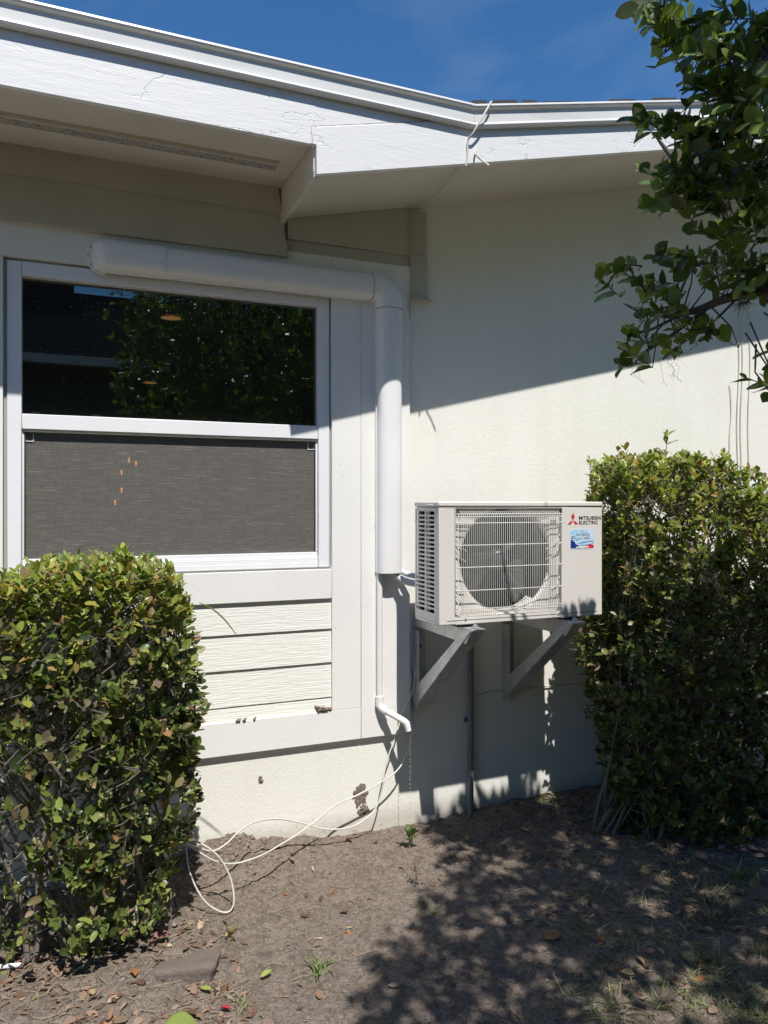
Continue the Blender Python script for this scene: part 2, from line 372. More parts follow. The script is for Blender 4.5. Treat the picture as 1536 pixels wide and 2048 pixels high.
# fascias
m = MB(); m.poly_uz([(-7, 3.150), (.893, 3.150), (.893, 3.43), (-7, 3.43)], WF, WF+FT); obj('fascia', m, M['fascia'], house, bevel=.002)
m = MB(); m.poly_uz([(.893, rake(.893)), (9, rake(9)), (9, rake(9)+.25), (1.63, rake(1.63)+.215), (1.50, rake(1.5)+.195), (.868, rake(.868)+.195), (.868, 3.152), (.893, 3.150)], WF+.001, WF+FT+.003); obj('fascia', m, M['fascia'], house, bevel=.002)
m = MB(); m.poly_uz([(.8695, 3.2), (1.6, 3.2), (1.6, 3.43), (.8695, 3.43)], WF+.0005, WF+FT-.001); obj('fascia_block', m, M['fascia'], house)
m = MB()
for a_, b_ in (((.870, 3.222), (1.42, 3.352)), ((.8695, 3.222), (.893, rake(.893)+.004))):
    pts = [(a_[0]+(b_[0]-a_[0])*k/24, WF+FT+.0032, a_[1]+(b_[1]-a_[1])*k/24+.0012*noise.noise(Vector((k*.9, 1, 2)))) for k in range(25)]
    m.tube(pts, [max(.0003, .0010+.0011*noise.noise(Vector((k*.7, 5, a_[0]*9)))) for k in range(25)], 5)
obj('fascia_crack', m, mat('caulk_crack', (.22, .2, .18), .9), house)  # thin dark line along the cracked caulk joint
# gutters: profile lofted along the eave, and along the rake
UB = 1.622; WG = WF+FT+.004
def gprof():
    return [(WG, 3.350), (WG+.014, 3.350), (WG+.022, 3.354), (WG+.026, 3.362), (WG+.023, 3.370), (WG+.014, 3.376), (WG+.014, 3.426), (WG+.016, 3.431),
            (WG+.028, 3.436), (WG+.032, 3.443), (WG+.030, 3.452), (WG+.024, 3.453), (WG+.020, 3.446), (WG+.008, 3.440), (WG+.008, 3.356), (WG+.004, 3.356), (WG+.004, 3.45), (WG, 3.45)]
pr = gprof()
def gut(a, b):
    m = MB(); n = len(pr)
    st = [a, b]; f = lambda u: SL*.94*max(0, u-UB)
    vs = [(u, p[0], p[1]+f(u)) for u in st for p in pr]
    m.add(vs, [(i, (i+1) % n, n+(i+1) % n, n+i) for i in range(n)]); m.add(vs[:n], [tuple(range(n))]); m.add(vs[n:], [tuple(range(n))])
    return m
obj('gutter', gut(-7, UB), M['gutter'], house); obj('gutter', gut(UB+.001, 9), M['gutter'], house)
# roof planes and shingle edge
rf = MB(); 
RZ = 3.44
def zl_(w): return RZ+SL*(WG-w)
def zr_(u): return RZ+.005+SL*.94*(u-UB)
for (p0, p1, p2, p3), fz in ((((-7, WG+.01), (UB, WG+.01), (9, WG+.01-7.0), (-7, WG+.01-7.0)), lambda u, w: zl_(w)), (((UB+.002, WG+.01), (9, WG+.01), (9, WG-7.0), (9, WG-7.0)), lambda u, w: zr_(u))):
    vs = [(p[0], p[1], fz(*p)) for p in (p0, p1, p2, p3)]+[(p[0], p[1], fz(*p)-.02) for p in (p0, p1, p2, p3)]
    rf.add(vs, [(0, 1, 2, 3), (7, 6, 5, 4), (0, 1, 5, 4), (1, 2, 6, 5), (2, 3, 7, 6), (3, 0, 4, 7)])
roof = obj('roof', rf, M['shingle'], house)
rf = MB(); rr = random.Random(3)
u = 1.6
while u < 8.8:
    l = rr.uniform(.05, .2); h = rr.choice([.004, .007, .012, .016, .02]); e = WG+.022+rr.uniform(0, .010)
    f = lambda p, t: (p[0], t, 3.452+SL*.94*(p[0]-UB)+p[1])
    rf.prism([(u, 0), (u+l, 0), (u+l*.96, h*rr.uniform(.5, 1)), (u+.01, h)], f, e, e-.3); u += l*rr.uniform(.9, 1.7)
obj('shingle_edge', rf, M['shingle'], roof)

# window
win = MB()
FWd = .012
win.box(WU0+.004, WU0+.060, -.06, FWd, WZ0+.004, WZ1-.004); win.box(WU1-.060, WU1-.004, -.06, FWd, WZ0+.004, WZ1-.004)
win.box(WU0+.061, WU1-.061, -.06, FWd, WZ1-.064, WZ1-.004)
win.box(WU0+.061, WU1-.061, -.06, FWd-.002, WZ0+.004, WZ0+.030)
window = obj('window', win, M['vinyl'], house, bevel=.003)
GL0, GL1 = WU0+.061, WU1-.061
m = MB(); m.box(GL0, GL1, -.05, .008, 1.996, 2.062); m.box(GL0, GL1, -.05, -.006, 1.986, 1.995); obj('meeting_rail', m, M['vinyl'], window, bevel=.003)
m = MB(); m.box(GL0, GL1, -.05, .003, WZ0+.031, WZ0+.052); m.box(GL0, GL1, -.05, -.008, WZ0+.053, WZ0+.078); m.box(GL0, GL0+.008, -.05, -.006, WZ0+.079, 1.985); m.box(GL1-.008, GL1, -.05, -.006, WZ0+.079, 1.985)
obj('sash', m, M['vinyl'], window, bevel=.002)
m = MB(); m.box(GL0, GL1, -.034, -.030, 2.060, WZ1-.064); obj('glass', m, M['glass'], window)
m = MB(); m.box(GL0+.008, GL1-.008, -.026, -.022, WZ0+.07, 1.99); obj('shade', m, M['shade'], window)
m = MB()
for a, b, c, d in ((WU0-.009, WU0+.003, WZ0-.004, WZ1+.006), (WU1-.003, WU1+.0055, WZ0-.004, WZ1+.006)): m.box(a, b, .0012, .0035, c, d)
m.box(WU0, WU1, .0012, .0035, WZ1-.003, WZ1+.0075); m.box(WU0, WU1, .0012, .0035, WZ0-.0055, WZ0+.003)
obj('caulk_gap', m, mat('caulk', (.38, .37, .35), .8), window)
m = MB(); m.box(GL0+.001, GL1-.001, -.045, -.027, 1.975, 1.9855); m.box(GL0+.0085, GL0+.012, -.02, -.010, WZ0+.079, 1.985); m.box(GL1-.012, GL1-.0085, -.02, -.010, WZ0+.079, 1.985); obj('screen_spline', m, M['gap'], window)
M['clip'] = mat('pale_green_clip', (.42, .55, .45), .4)
for u0, wd in ((-.225, .07), (.02, .08), (.83, .06), (.98, .05)):
    m = MB(); m.box(u0, u0+wd, -.075, -.045, 2.062, 2.070); m.box(u0+.3*wd, u0+.75*wd, -.072, -.05, 2.070, 2.078); obj('sash_lock', m, M['clip'], window, bevel=.001)
for u0 in (GL0+.010, GL1-.045):
    m = MB()
    for a, b, c, d in ((0, .003, 0, .035), (.032, .035, 0, .035), (.003, .032, 0, .003)): m.box(u0+a, u0+b, -.021, -.018, 1.945+c, 1.945+d)
    obj('pull_tab', m, M['vinyl'], window)
# room behind the window
rm = MB(); rm.box(-3.4, -3.3, -7, -T, -.1, 3.05); rm.box(4.3, 4.4, -7, -T, -.1, 3.05); rm.box(-3.4, 4.4, -7.1, -7, -.1, 3.05); rm.box(-3.4, 4.4, -7.1, -T, 2.98, 3.05); rm.box(-3.4, 4.4, -7.1, -T, -.1, .3)
obj('room_interior', rm, M['room'], house)
M['amber'] = m_emit('warm_lamp', (1, .42, .15), .28); M['amber2'] = m_emit('warm_bulb', (1, .36, .07), 40)
def ceil_light(px, py, label):
    zc = 2.975; a = (px-768)/F; b = (HY-py)/F; Z = (zc-CH)/b; u = Z*(a*CS+SN); w = D-Z*(CS-a*SN)
    t = thing('ceiling_light', label, 'ceiling light', (u, w, zc), 'recessed ceiling lights inside the room')
    m = MB(); m.disc((u, w, zc-.003), (0, 0, 1), .070, .003, 28); obj('lens', m, M['amber'], t)
    m = MB(); n = 28
    for k in range(n):
        a0, a1 = 2*math.pi*k/n, 2*math.pi*(k+1)/n
        q = [(u+r*math.cos(x), w+r*math.sin(x), zc-.006) for r in (.071, .09) for x in (a0, a1)]
        m.add(q, [(0, 1, 3, 2)])
    obj('trim_ring', m, M['vinyl'], t)
ceil_light(342, 635, 'amber recessed ceiling light high behind the upper window glass'); ceil_light(300, 765, 'small dim ceiling light deep behind the upper window glass')
ch = thing('chandelier', 'hanging lamp with amber bulbs glowing through the woven shade', 'chandelier', (*bp(250, 960, -.9)[:2], 2.975))
m = MB(); uu, ww_, _ = bp(250, 960, -.9); m.tube([(uu, ww_, 2.97), (uu, ww_, 1.62)], .008); 
bl = [bp(x, y, -.9) for x, y in ((258, 921), (272, 928), (243, 946), (243, 981), (251, 992), (230, 1006))]
for p in bl: m.tube([(uu, ww_, p[2]+.03), (p[0], p[1], p[2]+.03)], .005)
obj('frame', m, M['gap'], ch)
for p in bl: m = MB(); m.tube([(p[0], p[1], p[2]-.012), (p[0], p[1], p[2]+.016)], [.004, .0065], 10); obj('bulb', m, M['amber2'], ch)

# ------------------------------------------------------------------ line-set cover (duct)
duct = thing('line_set_cover', 'white plastic duct running above the window and down the trim', 'pipe cover', (1.45, TW, 1.33))
def dprof(hw, dp, n=14):      # half-round profile across (s) and out (w)
    pts = [(-hw, 0), (-hw, dp*.35)]
    for k in range(1, n):
        a = math.pi*(1-k/n); x = hw*math.copysign(abs(math.cos(a))**.75, math.cos(a)); pts.append((x, dp*.35+dp*.65*abs(math.sin(a))**.75))
    return pts+[(hw, dp*.35), (hw, 0)]
HWD, DP = .063, .078
UV = 1.448; ZH = 2.766; W0 = TW+.001
def sweep(path, frames, hw=HWD, dp=DP, name='channel', closed=True):
    m = MB(); pf = dprof(hw, dp); n = len(pf); vs = []
    for (cu, cz), (du, dz) in zip(path, frames): vs += [(cu+du*p[0], W0+p[1], cz+dz*p[0]) for p in pf]
    m.add(vs, [(i*n+k, i*n+(k+1) % n, (i+1)*n+(k+1) % n, (i+1)*n+k) for i in range(len(path)-1) for k in range(n)], True)
    return m, vs, n
def capends(m, vs, n, a=True, b=True):
    if a: m.add(vs[:n], [tuple(range(n))])
    if b: m.add(vs[-n:], [tuple(range(n))])
for a_, b_ in (((.12, 1.37), (ZH-HWD-.004, ZH+HWD+.004)), ((UV-HWD-.004, UV+HWD+.004), (1.327, 2.70))):
    m = MB(); m.box(a_[0], a_[1], W0, W0+.013, b_[0], b_[1]); obj('base_rail', m, M['pvc'], duct, bevel=.0015)
m, vs, n = sweep([(.33, ZH), (1.372, ZH)], [(0, 1)]*2); capends(m, vs, n); obj('channel', m, M['pvc'], duct)
m, vs, n = sweep([(UV, 2.69), (UV, 1.326)], [(1, 0)]*2); capends(m, vs, n, True, False)
pf = dprof(HWD-.004, DP-.004); obj('channel', m, M['pvc'], duct)
m = MB(); vs = [(UV+p[0], W0+.001+p[1], 1.36) for p in pf]; m.add(vs, [tuple(range(len(vs)))]); obj('channel_end', m, M['gap'], duct)
ra = .076; cu, cz = UV-ra, ZH-ra; pth = [(1.350, ZH)]; fr = [(0, 1)]
for k in range(11):
    a = math.pi/2*(1-k/10); pth.append((cu+ra*math.cos(a), cz+ra*math.sin(a))); fr.append((math.cos(a), math.sin(a)))
pth.append((UV, 2.665)); fr.append((1, 0))
m, vs, n = sweep(pth, fr, HWD+.006, DP+.006); capends(m, vs, n); obj('elbow', m, M['pvc'], duct)
m, vs, n = sweep([(1.3475, ZH), (1.3498, ZH)], [(0, 1)]*2, HWD+.0025, DP+.0025); capends(m, vs, n); obj('seam', m, M['seam'], duct)
m, vs, n = sweep([(UV, 2.6645), (UV, 2.662)], [(1, 0)]*2, HWD+.0025, DP+.0025); capends(m, vs, n); obj('seam', m, M['seam'], duct)
# rounded wall cap on the left end
pth = []; fr = []; m = MB(); vs = []; pf = dprof(HWD+.005, DP+.006); n = len(pf)
for k in range(12):
    a = math.pi/2*k/11; sc = max(math.sin(a), .02); x = .105-.062*math.cos(a)
    vs += [(x, W0+p[1]*sc, ZH+p[0]*(.55+.45*sc)) for p in pf]
vs += [(.345, W0+p[1], ZH+p[0]) for p in pf]
m.add(vs, [(i*n+k, i*n+(k+1) % n, (i+1)*n+(k+1) % n, (i+1)*n+k) for i in range(12) for k in range(n)], True); m.add(vs[-n:], [tuple(range(n))])
cap = obj('end_cap', m, M['pvc'], duct)
m = MB(); pl = [(.10-.085*math.sin(math.pi*k/12), ZH+.083*math.cos(math.pi*k/12)) for k in range(13)]; m.poly_uz(pl, W0, W0+.006); obj('flange', m, M['pvc'], cap, bevel=.002)
for a in (.32, .5, .68):
    m = MB(); m.disc((.10-.074*math.sin(math.pi*a), W0+.006, ZH+.072*math.cos(math.pi*a)), (0, 1, 0), .005, .003, 10); obj('screw', m, M['galv'], cap)
for p in ((.30, ZH-HWD+.012), (UV-HWD+.010, 2.71)):
    m = MB(); m.disc((p[0], W0+.05, p[1]), (0, 1, -.3), .005, .006, 10); obj('screw', m, M['gap'], duct)

# ------------------------------------------------------------------ drain pipe
dr = thing('drain_pipe', 'thin white condensate drain pipe with bent spout below the duct', 'drain pipe', (1.395, .05, .6))
dx = 1.400; dw = TW+.016
m = MB(); m.tube([(dx, dw, 1.37), (dx, dw, .675)], .0155, 16); obj('pipe', m, M['pvc_white'], dr)
m = MB(); m.tube([(dx, dw, .700), (dx, dw, .652)], .0205, 16); m.tube(smooth_path([(dx, dw, .668), (dx+.003, dw+.004, .650), (dx+.014, dw+.017, .636), (dx+.03, dw+.035, .627)]), .0205, 16); obj('elbow', m, M['pvc_white'], dr)
m = MB(); sp = smooth_path([(dx+.02, dw+.022, .632), (dx+.075, dw+.09, .600), (dx+.098, dw+.12, .583), (dx+.108, dw+.135, .553)]); m.tube(sp, .0165, 16, cap=False); m.tube([(dx+.098, dw+.12, .590), (dx+.104, dw+.129, .57), (dx+.108, dw+.1355, .549)], .0195, 16, cap=False); obj('spout', m, M['pvc_white'], dr)
m = MB(); m.disc((dx+.1075, dw+.134, .556), (0, 0, 1), .0155, .002, 16); obj('bore', m, M['gap'], dr)
M['water'] = mat('water', (.8, .85, .88), .05); M['water'].node_tree.nodes['Principled BSDF'].inputs['Transmission Weight'].default_value = .6
m = MB(); z = .53
while z > .10: m.disc((dx+.108+random.uniform(-.001, .001), dw+.138, z), (0, 0, 1), .0016, .007, 6); z -= random.uniform(.014, .024)
tag(obj('water_drip', m, M['water'], org=(dx+.108, dw+.138, .1)), 'thin line of water drops falling from the drain spout', 'water drip', kind='stuff')

# refrigerant lines
def line(name, pts, r, mt, label, cat, group=None, n=12, sm=8):
    m = MB(); p = smooth_path(pts, sm); m.tube(p, r, n); return tag(obj(name, m, mt, org=tuple(p[-1])), label, cat, group)
line('refrigerant_line', [(UV+.012, .06, 1.40), (UV+.02, .065, 1.335), (UV+.045, .08, 1.300), (UV+.09, .12, 1.278), (UV+.17, .20, 1.272), (UV+.21, .27, 1.28)], .018, M['insul'], 'thicker lower insulated pipe curving from duct into outdoor unit', 'pipe')
line('refrigerant_line', [(UV+.035, .055, 1.40), (UV+.045, .055, 1.35), (UV+.07, .065, 1.328), (UV+.11, .10, 1.312), (UV+.18, .19, 1.306), (UV+.22, .27, 1.31)], .014, M['insul'], 'upper insulated pipe curving from duct into outdoor unit', 'pipe')

# ------------------------------------------------------------------ outdoor unit
AX, AWF, AZ = 1.476, .567, 1.128; AWd, AH, AD = .893, .558, .255
ac = thing('air_conditioner', 'beige outdoor air conditioner unit on wall brackets between pipes and hedge', 'air conditioner', (AX+AWd/2, AWF-AD/2, AZ))
A = lambda x, y, z: (AX+x, AWF-y, AZ+z)       # x right, y back from the front, z up
def abox(m, x0, x1, y0, y1, z0, z1): return m.box(AX+x0, AX+x1, AWF-y1, AWF-y0, AZ+z0, AZ+z1)
gx0, gx1, gz0, gz1 = .082, .655, .035, .525   # fan opening square
fcx, fcz, fr_ = .368, .284, .243
m = MB()
abox(m, 0, AWd, .012, AD, 0, .014)             # base pan
abox(m, .60, AWd, .02, AD, .015, AH-.03)        # compressor side
abox(m, .012, .03, AD-.02, AD, .015, AH-.03)
obj('casing', m, M['ac'], ac, bevel=.003)
# front panel with round opening
m = MB(); n = 64; ring = []
sq = []
for k in range(n):
    a = 2*math.pi*k/n; cx, sz = math.cos(a), math.sin(a)
    ring.append((fcx+fr_*cx, fcz+fr_*sz))
    tx = ((gx1-fcx) if cx > 0 else (fcx-gx0))/max(abs(cx), 1e-6); tz = ((gz1-fcz) if sz > 0 else (fcz-gz0))/max(abs(sz), 1e-6); t = min(tx, tz)
    sq.append((fcx+cx*t, fcz+sz*t))
vs = [A(x, .022, z) for x, z in sq]+[A(fcx+(x-fcx)*1.05, .024, fcz+(z-fcz)*1.05) for x, z in ring]+[A(x, .034, z) for x, z in ring]+[A(fcx+(x-fcx)*.97, .10, fcz+(z-fcz)*.97) for x, z in ring]
m.add(vs, [(r*n+k, r*n+(k+1) % n, (r+1)*n+(k+1) % n, (r+1)*n+k) for r in range(3) for k in range(n)], True)
obj('fan_shroud', m, M['ac'], ac)
m = MB(); abox(m, 0, gx0, 0, .028, .004, AH-.028); abox(m, gx1, AWd, 0, .028, .004, AH-.028); abox(m, gx0, gx1, 0, .028, .004, gz0); abox(m, gx0, gx1, 0, .028, gz1, AH-.028)
obj('front_panel', m, M['ac'], ac, bevel=.004)
m = MB(); abox(m, .04, AWd-.03, -.0012, .002, .020, .0235); abox(m, gx0-.001, gx1+.001, -.0008, .01, gz1, gz1+.006); abox(m, .006, AWd-.004, .004, AD-.006, AH-.029, AH-.024)
abox(m, gx0-.004, gx0, -.0008, .01, gz0, gz1); abox(m, gx1, gx1+.003, -.0008, .01, gz0, gz1); obj('panel_seam', m, mat('seam', (.30, .29, .27), .6), ac)
m = MB(); abox(m, -.004, AWd+.003, -.004, AD+.004, AH-.024, AH); obj('lid', m, M['ac'], ac, bevel=.006)
m = MB(); abox(m, AWd+.0005, AWd+.012, .04, .2, .06, .30); obj('service_cover', m, M['ac'], ac, bevel=.003)
# interior
m = MB(); abox(m, .03, .60, AD-.02, AD-.012, .016, AH-.03); abox(m, .03, .05, .16, AD-.021, .016, AH-.03); obj('coil', m, M['coil'], ac)
m = MB(); abox(m, .52, .599, .045, .23, .016, AH-.03); abox(m, .051, .52, .20, .232, .5, AH-.03); obj('partition', m, M['ac_in'], ac)
fan = MB()
for b in range(3):
    a0 = math.radians(35+120*b); rows = []
    for i in range(9):
        r = .045+.175*i/8; sw = .25*i/8
        for j in range(9):
            t = j/8; a = a0+sw+t*math.radians(82-16*i/8); y = .085+.055*t+.01*math.sin(t*math.pi)
            rows.append(A(fcx+r*math.cos(a), y, fcz+r*math.sin(a)))
    fan.add(rows, [(i*9+j, i*9+j+1, (i+1)*9+j+1, (i+1)*9+j) for i in range(8) for j in range(8)], True)
fan_o = obj('fan', fan, M['fan'], ac)
so = fan_o.modifiers.new('solid', 'SOLIDIFY'); so.thickness = .004
m = MB(); m.tube([A(fcx, .145, fcz), A(fcx, .09, fcz), A(fcx, .075, fcz), A(fcx, .068, fcz)], [.052, .052, .042, .012], 28); obj('hub', m, M['fan'], fan_o)
# wire guard
m = MB(); rw = .0013; nW = 52; x0, x1 = gx0+.022, gx1-.022; za, zb = gz0+.012, gz1-.012; yo = -.018
for i in range(nW):
    x = x0+(x1-x0)*i/(nW-1)
    m.tube([A(x, .018, za), A(x, .002, za-.001), A(x, yo+.008, za+.006), A(x, yo, za+.022), A(x, yo, (za+zb)/2), A(x, yo, zb-.022), A(x, yo+.008, zb-.006), A(x, .002, zb+.001), A(x, .018, zb)], rw, 5)
for z in (za+.024, za+.012, zb-.024, zb-.012):
    y = yo+.003 if abs(z-(za+zb)/2) < .22 else yo+.006
    m.tube([A(x0-.018, .015, z), A(x0-.012, yo+.006, z), A(x0, y, z), A(x1, y, z), A(x1+.012, yo+.006, z), A(x1+.018, .015, z)], .0024, 6)
for z in (.155, .26, .36, .46):
    m.tube([A(x0-.024, .02, z), A(x0-.016, yo+.004, z), A(x0, yo+.003, z), A(x1, yo+.003, z), A(x1+.016, yo+.004, z), A(x1+.024, .02, z)], .0026, 6)
for sx, xx in ((-1, x0), (1, x1)):
    m.tube([A(xx+sx*.014, yo+.006, za+.01), A(xx+sx*.014, yo+.006, zb-.01)], .0026, 6)
    for z in (.11, .155, .31, .36): m.tube(smooth_path([A(xx+sx*.024, .02, z+.045), A(xx-sx*.0, .012, z+.0), A(xx-sx*.05, .03, z-.03)]), .0022, 5)
obj('fan_guard', m, M['ac_guard'], ac)
for x, z in ((x0-.012, za-.004), (x1+.012, za-.004), (x0+.03, gz0-.01), (x1+.004, gz0-.012)):
    m = MB(); m.disc(A(x, .018 if z > gz0 else .0, z), (0, 1, 0), .006, .004, 10); obj('screw', m, M['galv'], ac)
# guard mounting arms at upper corners
for sx, xx in ((1, gx0+.015), (-1, gx1-.015)):
    m = MB(); abox(m, min(xx, xx+sx*.09), max(xx, xx+sx*.09), .02, .03, .452, .468); obj('guard_arm', m, M['ac'], ac)
# left side: slotted plate
m = MB(); sx = .0045
abox(m, 0, sx, .029, .048, .015, AH-.03); abox(m, 0, sx, .135, .150, .015, AH-.03); abox(m, 0, sx, AD-.012, AD, .015, AH-.03)
nS = 23; zz0, zz1 = .05, AH-.045
for ya, yb in ((.048, .135), (.150, AD-.012)):
    abox(m, 0, sx, ya, yb, .015, zz0); abox(m, 0, sx, ya, yb, zz1, AH-.03)
    for i in range(1, nS):
        z = zz0+(zz1-zz0)*i/nS; m.prism([(0, z-.0042), (0, z+.0042), (.006, z+.0045), (.006, z-.0015)], lambda p, t: A(p[0], t, p[1]), ya, yb)
obj('side_grille', m, M['ac'], ac)
m = MB(); abox(m, .014, .018, .125, .16, .016, AH-.03); obj('inner_post', m, M['ac_guard'], ac)
m = MB(); abox(m, .0, .05, .06, .075, AH-.018, AH-.010); abox(m, -.010, -.0045, .05, .12, AH-.020, AH-.014); obj('side_handle', m, M['ac'], ac, bevel=.002)
for x in (.10, .70): m = MB(); abox(m, x, x+.07, .02, AD-.01, -.012, .0); obj('foot', m, M['gap'], ac)
# lettering and emblem on the front panel
def text_mesh(name, s, x, z, h, wd, mt, parent, bold=.0, y=-.0012):
    c = bpy.data.curves.new(name, 'FONT'); c.body = s; c.size = 1; c.resolution_u = 3; c.offset = bold
    o = bpy.data.objects.new(name, c); COL.objects.link(o); bpy.context.view_layer.update()
    me = bpy.data.meshes.new_from_object(o.evaluated_get(bpy.context.evaluated_depsgraph_get())); bpy.data.objects.remove(o); bpy.data.curves.remove(c)
    co = [v.co.copy() for v in me.vertices]; a0 = min(p.x for p in co); a1 = max(p.x for p in co); b0 = min(p.y for p in co); b1 = max(p.y for p in co)
    mb = MB(); mb.add([A(x+(p.x-a0)/(a1-a0)*wd, y, z+(p.y-b0)/(b1-b0)*h) for p in co], [tuple(f.vertices) for f in me.polygons])
    bpy.data.meshes.remove(me); return obj(name, mb, mt, parent)
def ax_of(px): return bp(px, 1040, AWF)[0]-AX
def az_of(px, py): return bp(px, py, AWF)[2]-AZ
lx, lz = ax_of(1157.8), az_of(1157, 1039.5); lw = ax_of(1202)-lx; lh = .0175
text_mesh('brand_lettering', 'MITSUBISHI', lx, lz, lh, lw, M['black'], ac, .012)
text_mesh('brand_lettering', 'ELECTRIC', lx, lz-lh*1.27, lh, lw*.86, M['black'], ac, .012)
ex, ez, es = ax_of(1145.7), az_of(1145.7, 1041), .0300
m = MB(); q3 = math.sqrt(3)/2; r_ = es
def rh(a, b, c, d): m.add([A(ex+p[0], -.0014, ez+p[1]) for p in (a, b, c, d)], [(0, 1, 2, 3)])
e = r_*.82
rh((0, 0), (e*.42, e*.75), (0, e*1.5), (-e*.42, e*.75)); rh((-.001, -.002), (-e*.5+.001, -.002), (-e*1.28, -e*.72), (-e*.52, -e*.72)); rh((.001, -.002), (e*.5-.001, -.002), (e*1.28, -e*.72), (e*.52, -e*.72))
m2 = MB(); m2.v = m.v; m2.f = m.f; m2.sm = m.sm; obj('brand_emblem', m2, M['red'], ac)
# company sticker
sx0, sx1 = ax_of(1139.5), ax_of(1188.5); sz1, sz0 = az_of(1164, 1057.5), az_of(1164, 1098.5)
sw, sh = sx1-sx0, sz1-sz0
def rr_poly(x0, x1, z0, z1, r, n=5):
    o = []
    for cx, cz, a0 in ((x1-r, z1-r, 0), (x0+r, z1-r, 90), (x0+r, z0+r, 180), (x1-r, z0+r, 270)):
        for k in range(n+1): a = math.radians(a0+90*k/n); o.append((cx+r*math.cos(a), cz+r*math.sin(a)))
    return o
def flat(name, polys, y, mt, par):
    m = MB()
    for p in polys: m.add([A(x, y, z) for x, z in p], [tuple(range(len(p)))])
    return obj(name, m, mt, par)
stk = flat('sticker', [rr_poly(sx0, sx1, sz0, sz1, .010)], -.0008, mat('sticker_white', (.75, .79, .85), .35), ac)
P_ = lambda a, b: (sx0+sw*a, sz0+sh*b)
def m_skyblue():
    m = mat('sticker_blue_wash', (.4, .62, .85), .35); k = N(m); k.base(k.mix(k.ramp(k.noise(30, 3), [(.35, 0), (.6, 1)]), (.62, .74, .86), (.33, .60, .84))); return m
flat('sticker_field', [rr_poly(sx0+.003, sx1-.003, sz0+.003, sz1-.003, .008)], -.0010, m_skyblue(), stk)
navy = mat('sticker_navy', (.01, .03, .22), .35)
flat('sticker_swoosh', [[P_(.04, .62), P_(.20, .66), P_(.20, .63), P_(.04, .58)], [P_(.04, .54), P_(.22, .58), P_(.22, .55), P_(.04, .50)],
    [P_(.03, .06), P_(.45, .04), P_(.36, .18), P_(.22, .27), P_(.22, .34), P_(.12, .42), P_(.20, .45), P_(.03, .47)], [P_(.22, .45), P_(.45, .52), P_(.45, .50), P_(.24, .42)],
    [P_(.33, .31), P_(.6, .35), P_(.97, .41), P_(.97, .38), P_(.6, .32), P_(.33, .28)], [P_(.4, .20), P_(.7, .22), P_(.97, .29), P_(.97, .27), P_(.7, .19), P_(.4, .18)]], -.0012, navy, stk)
flat('sticker_swoosh', [[P_(.52, .05), P_(.96, .05), P_(.98, .14), P_(.97, .20), P_(.85, .23), P_(.68, .17), P_(.5, .12)], [P_(.56, .57), P_(.80, .57), P_(.80, .52), P_(.56, .52)]], -.0013, M['red'], stk)
teal = mat('sticker_teal', (.12, .32, .38), .35); wh = mat('sticker_ink_white', (.8, .8, .82), .35)
flat('sticker_bar', [[P_(.22, .565), P_(.55, .565), P_(.55, .54), P_(.22, .54)]], -.0013, teal, stk)
flat('sticker_bar', [[P_(.24, .13), P_(.76, .15), P_(.76, .09), P_(.24, .07)], [P_(.12, .42), P_(.2, .42), P_(.2, .40), P_(.12, .40)], [P_(.22, .37), P_(.35, .40), P_(.35, .385), P_(.22, .35)]], -.0015, wh, stk)
ringp = [P_(.5+.05*math.cos(t), .88+.055*math.sin(t)) for t in np.linspace(0, 2*math.pi, 17)[:-1]]; inr = [P_(.5+.03*math.cos(t), .88+.033*math.sin(t)) for t in np.linspace(0, 2*math.pi, 17)[:-1]]
grey = mat('sticker_grey', (.15, .17, .25), .35); flat('sticker_crest', [ringp], -.0013, grey, stk); flat('sticker_crest', [inr], -.0015, wh, stk)
text_mesh('sticker_lettering', 'AIR BROS', sx0+sw*.22, sz0+sh*.64, sh*.135, sw*.58, grey, stk, .01, -.0014)

# ------------------------------------------------------------------ steel brackets
def bracket(u0, label):
    t = thing('wall_bracket', label, 'bracket', (u0, 0, 1.05), 'steel brackets carrying the outdoor unit')
    zt = AZ-.013; Lh = .635; wd = .072; th = .006; zb = .60
    m = MB(); m.box(u0, u0+wd, .001, .001+th, zb, zt-th-.001); m.box(u0, u0+th, .008, .075, zb+.02, zt-th-.09); o = obj('wall_leg', m, M['galv'], t, bevel=.0012)
    for z in (.70, .93): mm = MB(); mm.disc((u0+wd*.5, .008, z), (0, 1, 0), .010, .006, 6); obj('bolt', mm, M['gap'], o)
    m = MB(); m.box(u0, u0+wd, .008, Lh, zt-th, zt); m.poly_wz([(.008, zt-th-.0005), (Lh, zt-th-.0005), (Lh-.055, zt-.072), (.008, zt-.072)], u0, u0+th); obj('arm', m, M['galv'], t, bevel=.0012)
    # diagonal angle: web plus lower flange
    p0 = Vector((.012, zb)); p1 = Vector((Lh-.004, zt-th-.003)); d = (p1-p0).normalized(); nn = Vector((-d.y, d.x))
    if nn.y < 0: nn = -nn
    q = [p0, p1, p1+nn*.0-Vector((.085, 0)), p0+nn*.062]
    m = MB(); m.poly_wz([tuple(x) for x in (p0, p1, Vector((Lh-.115, zt-.045)), Vector((.012, zb+.10)))], u0-th-.0005, u0-.0005)
    m.prism([tuple(p0), tuple(p1), tuple(p1+nn*th), tuple(p0+nn*th)], lambda p, tt: (tt, p[0], p[1]), u0-.0003, u0+wd*.98); obj('brace', m, M['galv'], t, bevel=.0012)
    m = MB(); m.disc((u0+.038, AWF+.032, zt), (0, 0, 1), .018, .004, 16); m.disc((u0+.038, AWF+.032, zt+.004), (0, 0, 1), .0125, .009, 6); m.disc((u0+.038, AWF+.032, zt+.013), (0, 0, 1), .007, .004, 10); obj('bolt', m, M['galv'], t)
